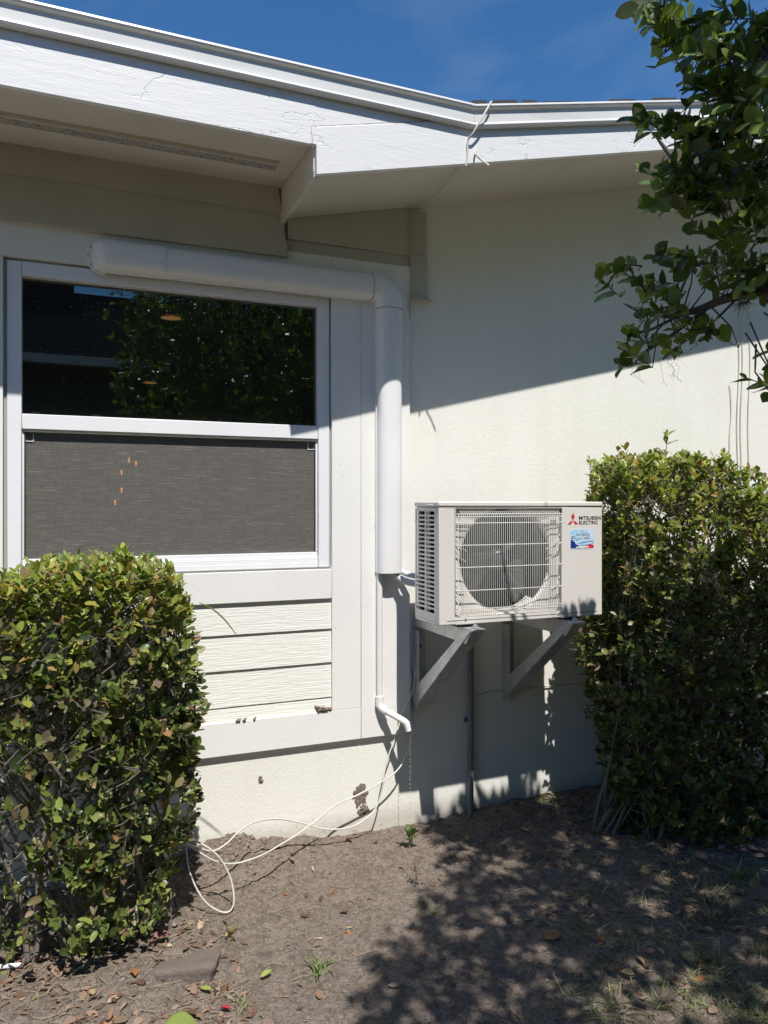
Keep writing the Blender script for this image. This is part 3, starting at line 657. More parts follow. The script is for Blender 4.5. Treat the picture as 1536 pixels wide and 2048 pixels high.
bracket(1.604, 'galvanised triangular steel bracket under left end of outdoor unit'); bracket(2.145, 'galvanised triangular steel bracket under right end of outdoor unit')

# conduit
cd = thing('conduit', 'grey metal conduit pipe rising from the soil under the outdoor unit', 'conduit', (1.932, .03, 0))
m = MB(); m.tube([(1.932, .03, -.05), (1.932, .03, 1.02), (1.94, .06, 1.06), (1.95, .15, 1.10)], .0165, 14); obj('pipe', m, M['conduit'], cd)
m = MB(); m.box(1.905, 1.959, .001, .005, .50, .525); m.tube([(1.913, .006, .512), (1.913, .035, .512), (1.932, .050, .512), (1.951, .035, .512), (1.951, .006, .512)], .003, 6); obj('strap', m, M['conduit'], cd)

# ------------------------------------------------------------------ cables
def cable(name, pp, r, label, cat='cable', mt='cable', group=None):
    return line(name, [bp(*p) for p in pp], r, M[mt], label, cat, group, 8, 6)
cable('cable', [(826, 1322, .02), (830, 1345, .035), (826, 1380, .05), (806, 1425, .06), (792, 1470, .07), (776, 1515, .08), (768, 1550, .09), (766, 1572, .10), (752, 1615, .10), (728, 1640, .12), (695, 1656, .14), (650, 1658, .16), (600, 1645, .18), (555, 1638, .2), (510, 1644, .24), (480, 1662, .28), (452, 1688, .33), (425, 1702, .37), (395, 1695, .40), (372, 1688, .42)], .0037, 'white cable with flat wave looping from trim corner to left hedge', group='white cables trailing to the hedge')
cable('cable', [(822, 1350, .03), (820, 1400, .02), (824, 1465, .03), (815, 1505, .06), (795, 1540, .08), (760, 1566, .10), (715, 1590, .10), (672, 1610, .11), (640, 1635, .15), (600, 1665, .2), (560, 1690, .28), (520, 1712, .35), (470, 1727, .40), (430, 1722, .43), (395, 1702, .43), (375, 1690, .42)], .0037, 'white cable hanging lowest between trim corner and left hedge', group='white cables trailing to the hedge')
cable('cable', [(364, 1660, .43), (372, 1700, .44), (378, 1740, .45), (392, 1775, .47), (412, 1805, .49), (440, 1823, .50), (460, 1822, .50), (468, 1800, .49), (462, 1760, .46), (444, 1722, .44), (420, 1698, .43), (392, 1682, .42), (380, 1676, .42)], .0037, 'white cable loop lying on bare soil beside left hedge', group='white cables trailing to the hedge')
cable('cable', [(-20, 1795, .45), (20, 1775, .47), (45, 1760, .45), (70, 1740, .42)], .006, 'short white cable in shade under left hedge')
m = MB(); p = bp(-10, 1944, .62); 
def gp(px, py):
    zt = 0.0
    for _ in range(3):
        Z = F*(CH-zt)/(py-HY); a = (px-768)/F; u, w = Z*(a*CS+SN), D-Z*(CS-a*SN); zt = gz(u, w)
    return (u, w, zt)
a_, b_ = gp(-30, 1942), gp(41, 1937); m.tube([(a_[0], a_[1], a_[2]+.012), (b_[0], b_[1], b_[2]+.012)], .008, 10)
tag(obj('plastic_tube', m, M['pvc_white'], org=b_), 'short white plastic tube end on soil at left edge', 'tube')
FW = WF+FT
cable('cable', [(983, 203, WG+.04), (972, 222, WG+.045), (958, 246, WG+.040), (945, 268, FW+.03), (936, 280, FW+.012), (935, 305, FW+.008), (932, 332, FW+.006)], .0045, 'white cable hooked over the gutter bend and down the fascia')
cable('cable', [(953, 298, FW+.008), (951, 308, FW+.02), (962, 319, FW+.03), (978, 331, FW+.05)], .0045, 'cut end of white cable sticking out of the fascia')
line('cable', [(1.585, FW-.01, 3.205), (1.58, .50, 3.190), (1.60, .34, 3.186), (1.60, .2, 3.190), (1.585, .06, 3.20), (1.572, .042, 3.18), (1.572, .040, 3.0), (1.574, .040, 2.85), (1.573, .034, 2.7), (1.583, .006, 2.5), (1.584, .006, 2.2), (1.583, .006, 2.13)], .0035, M['cable_grey'], 'thin painted cable from fascia across soffit down the wall corner', 'cable')
m = cable('cable', [(948, 1385, .01), (958, 1390, .012), (975, 1384, .01), (1010, 1380, .01), (1080, 1374, .01), (1150, 1368, .01), (1240, 1360, .01)], .003, 'thin cable running level along wall behind the brackets', mt='cable_grey')
for x, y0, lab in ((1457, 770, 'short cable strand ending on sunlit wall, leftmost of the strands'), (1476, 200, 'thin strand on right wall just right of the short one'), (1483, 200, 'middle of the thin strands hanging down right wall'), (1498, 210, 'rightmost thin strand hanging down right wall')):
    if y0 > 300: pts = [(x+1, y0, .006), (x+4, y0+14, .008), (x+5, y0+60, .005), (x+2, y0+110, .006), (x+3, 1000, .006), (x+2, 1300, .006)]
    else: pts = [(x, 380, .006), (x-1, 500, .006), (x, 620, .012), (x+2, 730, .006), (x-2, 850, .008), (x+1, 1000, .006), (x, 1300, .006)]
    cable('wire_strand', pts, .0028, lab, 'wire', 'cable', 'thin strands on the right wall')

# mud stuck on the wall
def blob(name, c, r, flatw, mt, label, cat, seed, group=None):
    bm = bmesh.new(); bmesh.ops.create_icosphere(bm, subdivisions=4, radius=1); m = MB()
    vs = []
    for v in bm.verts:
        k = 1+.8*noise.noise(v.co*2.1+Vector((seed, 0, 0)))+.25*noise.noise(v.co*5+Vector((seed, 0, 0)))
        vs.append((c[0]+v.co.x*r[0]*k, c[1]+v.co.y*r[1]*k, c[2]+v.co.z*r[2]*k))
    m.add(vs, [tuple(x.index for x in f.verts) for f in bm.faces]); bm.free()
    return tag(obj(name, m, mt, org=c), label, cat, group)
c = bp(719, 1590, .0); blob('mud_clump', c, (.036, .007, .045), 1, M['clod'], 'large grey mud clump stuck on the stucco above the soil', 'mud', 3.1)
c = bp(727, 1618, .0); blob('mud_clump', c, (.024, .010, .024), 1, M['clod'], 'mud lump just below the large clump on the stucco', 'mud', 8.7)
c = bp(521, 1560, .0); blob('mud_clump', c, (.010, .006, .016), 1, M['clod'], 'small mud spot on stucco between hedge and large clump', 'mud', 5.2)
m = MB(); 
for k in range(16):
    x = 1.14-abs(random.gauss(0, .035)); y = .652+abs(random.gauss(0, .008)); m.tube([(x, .022, y-.006), (x+random.uniform(-.01, .01), .028, y), (x+random.uniform(-.02, .02), .02, y+.006)], [.004, .010, .003], 6)
for k in range(6):
    x = .72+random.gauss(0, .03); m.tube([(x, .024, .636), (x, .028, .648), (x+.01, .02, .656)], [.004, .007, .003], 6)
tag(obj('dirt_residue', m, M['clod'], org=(1.12, .02, .646)), 'crumbs of soil lying on the bottom trim ledge of the siding', 'dirt', kind='stuff')

# ------------------------------------------------------------------ foliage machinery
LEAF = np.array([(0, 0, 0), (.5, 0, -.03), (1, 0, -.10), (.20, .5, .07), (.60, .64, .07), (.20, -.5, .07), (.60, -.64, .07), (.85, .36, .0), (.85, -.36, .0)], float)
LF = np.array([(0, 1, 3), (3, 1, 4), (4, 1, 7), (7, 1, 2), (0, 5, 1), (5, 6, 1), (6, 8, 1), (8, 2, 1)])
_xs = [(.0, .03), (.13, .33), (.30, .55), (.50, .64), (.70, .56), (.86, .36), (1.0, .02)]
_v = []; _f = []
for i, (x, h) in enumerate(_xs):
    d = -.12*x*x; _v += [(x, 0, d-.02*math.sin(math.pi*x)), (x, h, d+.10*h+.02*math.sin(9*x)), (x, -h, d+.10*h-.02*math.sin(9*x))]
    if i:
        a, b = 3*i-3, 3*i
        _f += [(a, b, a+1), (a+1, b, b+1), (a, a+2, b), (a+2, b+2, b)]
LEAF2 = np.array(_v, float); LF2 = np.array(_f)
def leaves(name, pos, dr_, nr, ln, asp, col, mt, parent=None, org=None, tpl=LEAF2, tf=LF2):
    pos = np.asarray(pos, float); dr_ = np.asarray(dr_, float); nr = np.asarray(nr, float); ln = np.asarray(ln, float); asp = np.asarray(asp, float)*np.ones(len(pos))
    dr_ /= np.linalg.norm(dr_, axis=1, keepdims=True)+1e-9
    sd = np.cross(nr, dr_); sd /= np.linalg.norm(sd, axis=1, keepdims=True)+1e-9; nn = np.cross(dr_, sd)
    cl = rng.uniform(.2, 1.8, len(pos))
    v = pos[:, None]+dr_[:, None]*(tpl[None, :, 0:1]*ln[:, None, None])+sd[:, None]*(tpl[None, :, 1:2]*(ln*asp)[:, None, None])+nn[:, None]*(tpl[None, :, 2:3]*(ln*cl)[:, None, None])
    o0 = np.array(ORG[parent.name] if parent else (org or (0, 0, 0)))
    v = v.reshape(-1, 3)-o0; v[:, 1] *= -1
    nv = len(tpl); f = (tf[None]+(np.arange(len(pos))*nv)[:, None, None]).reshape(-1, 3)
    me = bpy.data.meshes.new(name); me.vertices.add(len(v)); me.vertices.foreach_set('co', v.ravel().astype(np.float32))
    me.loops.add(f.size); me.loops.foreach_set('vertex_index', f.ravel().astype(np.int32)); me.polygons.add(len(f))
    me.polygons.foreach_set('loop_start', np.arange(0, f.size, 3, dtype=np.int32)); me.update(calc_edges=True)
    ca = me.color_attributes.new('leafcol', 'FLOAT_COLOR', 'POINT'); cc = np.ones((len(v), 4), np.float32); cc[:, :3] = np.repeat(col, nv, axis=0); ca.data.foreach_set('color', cc.ravel())
    me.polygons.foreach_set('use_smooth', [True]*len(f))
    me.materials.append(mt); o = bpy.data.objects.new(name, me); COL.objects.link(o); ORG[o.name] = tuple(o0)
    if parent: o.parent = parent
    else: o.location = (o0[0], -o0[1], o0[2])
    return o
def pick(pal, n):
    w = np.array([p[0] for p in pal], float); w /= w.sum(); c = np.array([p[1] for p in pal])[rng.choice(len(pal), n, p=w)]
    return np.clip(c*rng.uniform(.72, 1.3, (n, 1))*rng.uniform(.92, 1.08, (n, 3)), 0, 1)
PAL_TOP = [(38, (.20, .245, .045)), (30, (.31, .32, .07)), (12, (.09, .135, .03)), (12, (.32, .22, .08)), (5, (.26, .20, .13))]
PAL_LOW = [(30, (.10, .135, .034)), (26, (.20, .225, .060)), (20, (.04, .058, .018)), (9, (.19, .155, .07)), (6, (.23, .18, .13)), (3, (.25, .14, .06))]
PAL_TREE = [(42, (.12, .17, .045)), (32, (.19, .245, .06)), (18, (.07, .10, .032)), (3, (.22, .21, .05))]
def unit(v): return v/(np.linalg.norm(v, axis=-1, keepdims=True)+1e-9)
def sprigs(P, Dv, k, spread, ls, asp=.52, along=.05, flop=.2):
    """leaves on twig ends: P tips, Dv directions; returns leaf arrays"""
    n = len(P); idx = np.repeat(np.arange(n), k); t = np.tile(np.linspace(0, 1, k), n); a = np.tile(np.arange(k)*2.4, n)+np.repeat(rng.uniform(0, 6.28, n), k)
    d = unit(Dv)[idx]; ref = np.where(np.abs(d[:, 2:3]) > .9, [[1., 0, 0]], [[0, 0, 1.]]); s = unit(np.cross(d, ref)); q = np.cross(d, s)
    rad = s*np.cos(a)[:, None]+q*np.sin(a)[:, None]
    pos = P[idx]-d*(along*(1-t))[:, None]; sp = spread*(1.25-.75*t)
    ld = unit(d*1.0+rad*sp[:, None]+rng.normal(0, flop, (n*k, 3))); nr = unit(d-rad*.5+rng.normal(0, .25, (n*k, 3))+np.array([0, 0, .35]))
    ln = ls*rng.uniform(.38, 1.5, n*k)*(1-.25*t)
    return pos, ld, nr, ln, asp*rng.uniform(.8, 1.2, n*k)
def bush(name, label, cx, cw, zb, prof, du, dw, n_tw, ls, base_pts, seed, stems=34, dens_low=.55, shape=3.2):
    """clipped shrub; prof(u)-> top z; du, dw half sizes"""
    global rng; rng = np.random.default_rng(seed); R = random.Random(seed)
    t = thing(name, label, 'hedge', (cx, cw, 0))
    P = []; Nn = []
    while len(P) < n_tw:
        x, y = R.uniform(-1, 1), R.uniform(-1, 1); u = cx+x*du; zt = prof(u); z = R.uniform(zb, zt); h = (z-zb)/(zt-zb)
        wide = (.80+.20*min(1, h*2.2))*(1-.10*max(0, h-.85)/.15)
        rr_ = (abs(x)**shape+abs(y)**shape)**(1/shape)/wide
        bumpn = noise.noise(Vector((u*3.5, (cw+y*dw)*3.5, z*3.5+seed)))*.10
        top = zt-z
        if rr_ > 1+bumpn or top < -bumpn*.2: continue
        # density: shell outside, clumpy
        dep = min((1+bumpn-rr_)*min(du, dw), top)
        pr_ = 1.0 if dep < .05 else (.55 if dep < .11 else (.20 if dep < .2 else .07))
        cl = noise.noise(Vector((u*6.5, y*dw*6.5, z*6.5+seed*2)))
        pr_ *= min(1, max(.05, .62+1.5*cl)) if h < .90 else 1
        pr_ *= dens_low+(1-dens_low)*min(1, h*1.15)
        if du < .7 and u < -.12 and z < .85: pr_ *= .35
        if R.random() > pr_: continue
        P.append((u, cw+y*dw, z)); sx_ = math.copysign(abs(x)**(shape-1), x); sy = math.copysign(abs(y)**(shape-1), y)
        upb = .5+2.2*max(0, (h-.8)/.2)
        Nn.append((sx_*.9+R.gauss(0, .35), sy*.9+R.gauss(0, .35), upb+R.gauss(0, .3)))
    P = np.array(P); Nn = unit(np.array(Nn))
    pos, ld, nr, ln, asp = sprigs(P, Nn, 6, 1.0, ls, .43, .055)
    nrm2 = unit(nr+np.array([0, .35, .5]))      # blades turn up and out to the light
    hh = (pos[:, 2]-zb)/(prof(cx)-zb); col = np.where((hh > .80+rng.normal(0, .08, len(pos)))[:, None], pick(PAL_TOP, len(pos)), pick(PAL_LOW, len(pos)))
    keep = pos[:, 1] > .035
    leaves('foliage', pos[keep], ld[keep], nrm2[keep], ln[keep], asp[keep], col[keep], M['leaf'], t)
    # stems
    m = MB(); tops = []
    for i in range(stems):
        b = R.choice(base_pts); b0 = Vector((b[0]+R.gauss(0, .05), b[1]+R.gauss(0, .04), gz(b[0], b[1])-.02))
        ex = Vector((cx+R.uniform(-.92, .92)*du, cw+R.uniform(-.85, .85)*dw, prof(cx)-R.uniform(.1, .7))); ex.y = max(ex.y, .05)
        pts = []
        for k in range(9):
            s = k/8; q = b0.lerp(ex, s**1.2 if k else 0); q.z = b0.z+(ex.z-b0.z)*s
            pts.append(q+Vector((R.gauss(0, .012), R.gauss(0, .012), 0))*(1 if k else 0))
        r0 = R.choice([.005, .006, .008, .011]); m.tube(pts, [r0*(1-.6*k/8) for k in range(9)], 6); tops.append(pts)
    for i in range(0, len(P), 2):                 # twigs back towards the nearest stem
        p = Vector(P[i]); st = R.choice(tops); q = min((s for s in R.choice(tops)+st), key=lambda s: (s-p+Vector((0, 0, .12))).length)
        d = (q-p); l = min(d.length, R.uniform(.12, .30)); d.normalize(); e = p+d*l
        m.tube([p, p.lerp(e, .5)+Vector((R.gauss(0, .012), R.gauss(0, .012), -.01)), e], [.0012, .002, .0028], 4, cap=False)
    obj('branches', m, M['bark'], t, weld=False)
    return t
def lprof(u): return 1.445+.035*math.sin(u*7+1)-.22*max(0, (u-.26)/.2)**2
hl = bush('hedge', 'clipped yellow-green hedge shrub in front of the window at left', -.13, .47, .10, lprof, .570, .37, 2750, .041,
     [(.05, .56), (.02, .6), (.28, .5), (.3, .4), (-.2, .5), (-.4, .45), (.15, .35), (.1, .5)], 11, stems=40, dens_low=.62)
def rprof(u): return 1.945-1.2*max(0, (2.60-u))**2-.30*max(0, u-2.75)+.025*math.sin(u*9)
hr = bush('hedge', 'taller dark hedge shrub against wall right of the outdoor unit', 3.25, .50, .0, rprof, .865, .40, 5800, .042,
     [(2.5, .45), (2.7, .5), (2.9, .55), (3.1, .45), (3.3, .5), (2.6, .6), (2.85, .35)], 23, stems=50, dens_low=.95)
# long shoots
def shoot(px, py, w, h, n, ls, label_parent, nm='shoot'):
    b = bp(px, py, w); m = MB(); top = Vector((b[0]+.01, b[1], b[2]+h)); m.tube([b, top], [.0025, .0012], 5, cap=False); obj(nm, m, M['bark'], label_parent)
    P = np.array([[b[0], b[1], b[2]+h*(.55+.45*k/max(1, n-1))] for k in range(n)]); dv = np.tile(np.array([[.0, .05, 1.]]), (n, 1))
    pos, ld, nr, ln, asp = sprigs(P, dv, 3, .9, ls, .36, .01)
    leaves('shoot_leaves', pos, ld, nr, ln, asp, pick(PAL_TOP, len(pos)), M['leaf'], label_parent)
shoot(1332, 905, .5, .09, 3, .055, hr); shoot(1235, 930, .45, .08, 2, .045, hr); shoot(1252, 925, .45, .07, 2, .045, hr); shoot(250, 1115, .6, .03, 2, .05, hl)

# ------------------------------------------------------------------ tree
rng = np.random.default_rng(5); R = random.Random(5)
TB = (3.15, 2.35)
tree = thing('tree', 'dark green broadleaf tree reaching in from the right over the hedge', 'tree', (TB[0], TB[1], gz(*TB)))
fork = Vector((3.0, 2.35, 1.75))
m = MB(); m.tube(smooth_path([(TB[0], TB[1], -.1), (3.2, 2.4, .6), (3.08, 2.33, 1.3), tuple(fork)]), [.13-.0027*k for k in range(19)], 14)
wood = m
def depthp(px, py, Z):
    a = (px-768)/F; return Vector((Z*(a*CS+SN), D-Z*(CS-a*SN), CH+Z*(HY-py)/F))
def limb(pts, r0, r1):
    p = smooth_path(pts, 5); wood.tube(p, [r0+(r1-r0)*k/(len(p)-1) for k in range(len(p))], 8); return p
LB = []                                          # twig anchor points
b1 = limb([fork, Vector((2.75, 1.95, 2.1)), depthp(1640, 560, 2.50), depthp(1536, 578, 2.54), depthp(1450, 598, 2.59), depthp(1400, 618, 2.64), depthp(1340, 632, 2.68), depthp(1285, 625, 2.73), depthp(1245, 605, 2.73)], .03, .003)
b2 = limb([fork, Vector((2.7, 2.1, 2.4)), depthp(1620, 330, 2.4), depthp(1520, 340, 2.45), depthp(1430, 365, 2.5), depthp(1360, 330, 2.5), depthp(1310, 270, 2.5)], .045, .004)
b3 = limb([fork, Vector((2.6, 2.3, 2.7)), depthp(1600, 120, 2.2), depthp(1500, 100, 2.25), depthp(1420, 110, 2.3), depthp(1340, 70, 2.35), depthp(1290, 40, 2.4)], .045, .004)
b4 = limb([fork, Vector((2.8, 2.7, 2.6)), Vector((2.3, 3.1, 3.1)), Vector((1.7, 3.2, 3.5)), Vector((1.1, 3.1, 3.8))], .055, .012)
b5 = limb([fork, Vector((3.1, 2.3, 2.6)), Vector((2.7, 2.5, 3.4)), Vector((2.2, 2.6, 4.0)), Vector((1.8, 2.6, 4.4))], .06, .012)
b6 = limb([fork, Vector((3.4, 2.2, 2.6)), Vector((3.5, 1.9, 3.3)), Vector((3.3, 1.6, 3.8))], .05, .012)
limb([b1[22], depthp(1330, 680, 2.66), depthp(1295, 700, 2.68), depthp(1270, 725, 2.70)], .007, .003)
limb([b1[28], depthp(1300, 660, 2.70), depthp(1262, 672, 2.73), depthp(1238, 735, 2.74)], .006, .003)
limb([b1[18], depthp(1420, 655, 2.62), depthp(1425, 680, 2.62)], .005, .002)
LB = b1+b2+b3+b4+b5+b6
for nm, b in zip('123456', (b1, b2, b3, b4, b5, b6)): print('LIMB', nm, [(round(p.x, 2), round(p.y, 2), round(p.z, 2), [round(v) for v in pix(*p)[:2]]) for p in b if (lambda k: 1.05 < p.z-TV*k < 1.75 and 1.4 < p.x+TL*k < 2.4)(p.y-AWF)])
tips = []; dirs = []
def onac(p):        # a leaf here would shade the upper part of the outdoor unit, which stands in the sun
    k = p[1]-AWF; zh = p[2]-TV*k; uh = p[0]+TL*k
    return 1.30 < zh < 1.86 and 1.3 < uh < 2.5 or 1.0 < zh <= 1.30 and (1.3 < uh < 2.14 or 2.30 < uh < 2.52) or 1.15 < zh <= 1.30 and uh < 2.52 and uh > 1.3
def blob_tips(cx, cy, rx, ry, Z, n, dz=.18):
    if Z > 2.69: Z *= .925
    for _ in range(max(1, round(n*.78))):
        a = R.uniform(0, 6.28); r = math.sqrt(R.random()); p = depthp(cx+rx*r*math.cos(a), cy+ry*r*math.sin(a), Z+R.gauss(0, dz))
        if onac(p): p = depthp(cx+rx*r*math.cos(a), cy+ry*r*math.sin(a), Z-.25)
        if onac(p): continue
        tips.append(p); q = depthp(1600, cy+20, Z); dirs.append((p-q).normalized()+Vector((R.gauss(0, .5), R.gauss(0, .5), R.gauss(0, .4)+.15)))
for a in [(1300, 25, 36, 25, 2.35, 9), (1340, 60, 50, 40, 2.35, 13), (1460, 60, 80, 50, 2.3, 20), (1520, 130, 60, 60, 2.3, 20), (1390, 120, 50, 25, 2.3, 9), (1440, 185, 60, 40, 2.35, 16),
          (1375, 165, 25, 15, 2.35, 3), (1510, 240, 60, 50, 2.4, 26), (1290, 235, 35, 20, 2.5, 6), (1350, 255, 40, 25, 2.5, 10), (1430, 280, 60, 40, 2.5, 24), (1310, 350, 34, 24, 2.5, 8), (1380, 350, 50, 35, 2.5, 18),
          (1480, 350, 70, 50, 2.5, 26), (1320, 398, 25, 14, 2.5, 5), (1400, 410, 50, 20, 2.5, 7), (1500, 440, 55, 45, 2.55, 24), (1430, 480, 50, 30, 2.6, 12), (1330, 505, 22, 22, 2.85, 4), (1380, 530, 40, 25, 2.8, 9), (1450, 550, 50, 35, 2.75, 14), (1520, 540, 40, 50, 2.6, 16),
          (1245, 535, 24, 14, 2.95, 4), (1205, 555, 12, 8, 2.95, 2), (1290, 560, 25, 15, 2.92, 4), (1320, 590, 25, 12, 2.9, 4), (1250, 655, 24, 12, 2.95, 5), (1285, 625, 18, 12, 2.92, 3), (1350, 650, 30, 15, 2.88, 5), (1385, 655, 20, 12, 2.85, 3), (1430, 665, 8, 5, 2.83, 1), (1340, 690, 18, 10, 2.88, 3), (1262, 700, 10, 6, 2.95, 2), (1245, 725, 8, 5, 2.95, 1),
          (1498, 755, 6, 4, 2.2, 1), (1540, 760, 14, 22, 2.2, 3), (1560, 700, 30, 40, 2.3, 5)]:
    cx_, cy_, rx_, ry_, Z_, n_ = a; blob_tips(cx_, cy_, rx_, ry_, Z_, n_, .06 if Z_ > 2.8 else .16)
# the rest of the crown, above and beside the picture: it shades the soil at the right
def infr(p):
    x, y, Z = pix(p[0], p[1], p[2]); return Z > 0 and -60 < x < 1536+170 and -90 < y < 2100
POLY = [(1.68, -.02), (1.62, .5), (1.26, .80), (1.0, 1.04), (.84, 1.25), (.6, 1.5), (.45, 2.3), (1.0, 3.2), (3.4, 3.2), (4.2, 2.2), (4.2, -.02)]
def inpoly(x, y):
    c = False; j = len(POLY)-1
    for i in range(len(POLY)):
        (xi, yi), (xj, yj) = POLY[i], POLY[j]
        if (yi > y) != (yj > y) and x < (xj-xi)*(y-yi)/(yj-yi)+xi: c = not c
        j = i
    return c
cnt = 0; tries = 0
while cnt < 4300 and tries < 140000:
    tries += 1
    ug, wg = R.uniform(.3, 4.2), R.uniform(-.02, 3.2)
    if not inpoly(ug+R.gauss(0, .05), wg+R.gauss(0, .05)): continue
    dn = 1.0+.30*(ug > 1.7)*(wg < 1.4)+.65*noise.noise(Vector((ug*2.6, wg*2.6, 3.3)))
    if ug > 1.6 and wg > 1.35: dn -= .35
    if R.random() > dn: continue
    z = R.uniform(2.0, 4.6); p = Vector((ug-TL*z/TV, wg+z/TV, z))
    if infr(p) or onac(p) or (p-Vector((0, D, CH))).length < 1.15: continue
    if p.x < .9 and p.z < 3.0: continue
    tips.append(p); dirs.append(Vector((R.gauss(-.2, .6), R.gauss(0, .6), R.gauss(.2, .4)))); cnt += 1
print('crown tips', cnt, tries)
for p, d in zip(tips, dirs):
    q = min(LB, key=lambda s: (s-p).length); l = (q-p).length; dd = d.normalized()
    e = p-dd*.10; k = min(1, .30/max(l, .01)); far = e.lerp(q, k if l > .35 else 1)
    if onac(e) or onac(far) or onac(e.lerp(far, .5)): far = e
    wood.tube([p, e, e.lerp(far, .5)+Vector((R.gauss(0, .015), R.gauss(0, .015), R.gauss(0, .015))), far], [.0015, .002, .0026, .0035], 5, cap=False)
obj('trunk', wood, M['tree_bark'], tree, weld=False)
P = np.array([tuple(p) for p in tips]); Dv = np.array([tuple(d) for d in dirs])
pos, ld, nr, ln, asp = sprigs(P, Dv, 6, 1.0, .060, .52, .10)
nr = unit(nr+np.array([0, 0, .5]))
leaves('crown', pos, ld, nr, ln, asp, pick(PAL_TREE, len(pos)), M['tree_leaf'], tree)
# air plant and hanging moss
ap = thing('air_plant', 'grey spiky air plant sitting on the lower tree branch', 'air plant', tuple(depthp(1484, 606, 2.55)))
m = MB(); c = depthp(1484, 606, 2.55)
for k in range(46):
    d = Vector((R.gauss(0, 1), R.gauss(0, 1), R.gauss(0, .8)-.1)).normalized(); l = R.uniform(.025, .06); m.tube([c, c+d*l*.6, c+d*l+Vector((0, 0, -.008))], [.0016, .001, .0004], 4, cap=False)
obj('spikes', m, M['moss'], ap, weld=False)
def moss(px, py, Z, lens, n, lab):
    m = MB(); b = depthp(px, py, Z)
    for k in range(n):
        p = b+Vector((R.gauss(0, .02), R.gauss(0, .01), 0)); pts = [p.copy()]
        for j in range(int(lens/.008)):
            p = p+Vector((R.gauss(.002, .006), R.gauss(0, .005), -.007+R.gauss(0, .003))); pts.append(p.copy())
            if R.random() < .12: 
                d = Vector((R.gauss(0, 1), R.gauss(0, 1), R.gauss(-.2, .6))).normalized(); m.tube([p, p+d*.015, p+d*.028+Vector((0, 0, -.006))], .0004, 3, cap=False)
        m.tube(pts, .0006, 3, cap=False)
    tag(obj('hanging_moss', m, M['moss'], org=tuple(b), weld=False), lab, 'moss', 'curly moss strands hanging from the branch')
moss(1345, 690, 2.88, .17, 4, 'longer curly strand of hanging moss below the lower branch'); moss(1262, 728, 2.95, .08, 3, 'short curly wisp of hanging moss at the branch tip')

# ------------------------------------------------------------------ neighbour house and tree across the yard (seen mirrored in the window)
nb = thing('neighbour_house', 'dark roofed house across the yard mirrored in the upper window', 'house', (1, 8.5, 0))
m = MB(); m.box(-9, 9, 9.0, 9.2, -.1, 3.75); obj('wall', m, mat('neighbour_wall', (.13, .12, .11), .9), nb)
m = MB(); m.poly_wz([(8.35, 3.88), (13.3, 6.12), (18, 3.9), (18, 3.75), (13.3, 5.97), (8.35, 3.75)], -9, 9); nr_ = obj('roof', m, m_dark('neighbour_shingle', (.07, .067, .07), (.12, .115, .118), 8, .9, .3, (1, 1, 1)), nb)
m = MB()
for k in range(30):
    w = 8.4+.165*k; z = 3.9+.4525*.165*k+.01; m.box(-9, 9, w, w+.012, z, z+.03)
obj('shingle_courses', m, M['shingle'], nr_)
m = MB(); m.box(-9, 9, 8.22, 8.36, 3.74, 3.87); obj('gutter', m, M['gutter'], nb)
m = MB(); m.box(-9, -.15, 12.8, 13.9, 5.6, 8.2); obj('upper_roof', m, M['shingle'], nb)
rng = np.random.default_rng(9)
nt_ = thing('tree', 'round dark tree in front of the neighbour house, mirrored in the window', 'tree', (2.6, 6.5, 0))
m = MB(); m.tube(smooth_path([(2.6, 6.5, -.1), (2.65, 6.5, 1.2), (2.5, 6.5, 2.4), (2.2, 6.4, 3.6)]), [.12-.004*k for k in range(19)], 10)
for k in range(14):
    a = R.uniform(0, 6.28); e = Vector((2.3+1.2*math.cos(a), 6.4+1.0*math.sin(a), R.uniform(2.6, 4.6))); m.tube(smooth_path([(2.5, 6.5, 2.0), (2.45+.4*math.cos(a), 6.45+.4*math.sin(a), 2.9), tuple(e)], 4), [.05-.005*j for j in range(9)], 6)
obj('trunk', m, M['tree_bark'], nt_)
q = unit(rng.normal(0, 1, (1700, 3)))*rng.uniform(.5, 1, (1700, 1))**.5*np.array([2.0, 1.5, 1.9])+np.array([2.35, 6.4, 3.2]); dq = unit(q-np.array([2.35, 6.4, 2.8]))
pos, ld, nr, ln, asp = sprigs(q, dq, 6, 1.0, .095, .55, .12)
leaves('crown', pos, ld, nr, ln, asp, pick(PAL_TREE, len(pos)), M['tree_leaf'], nt_)

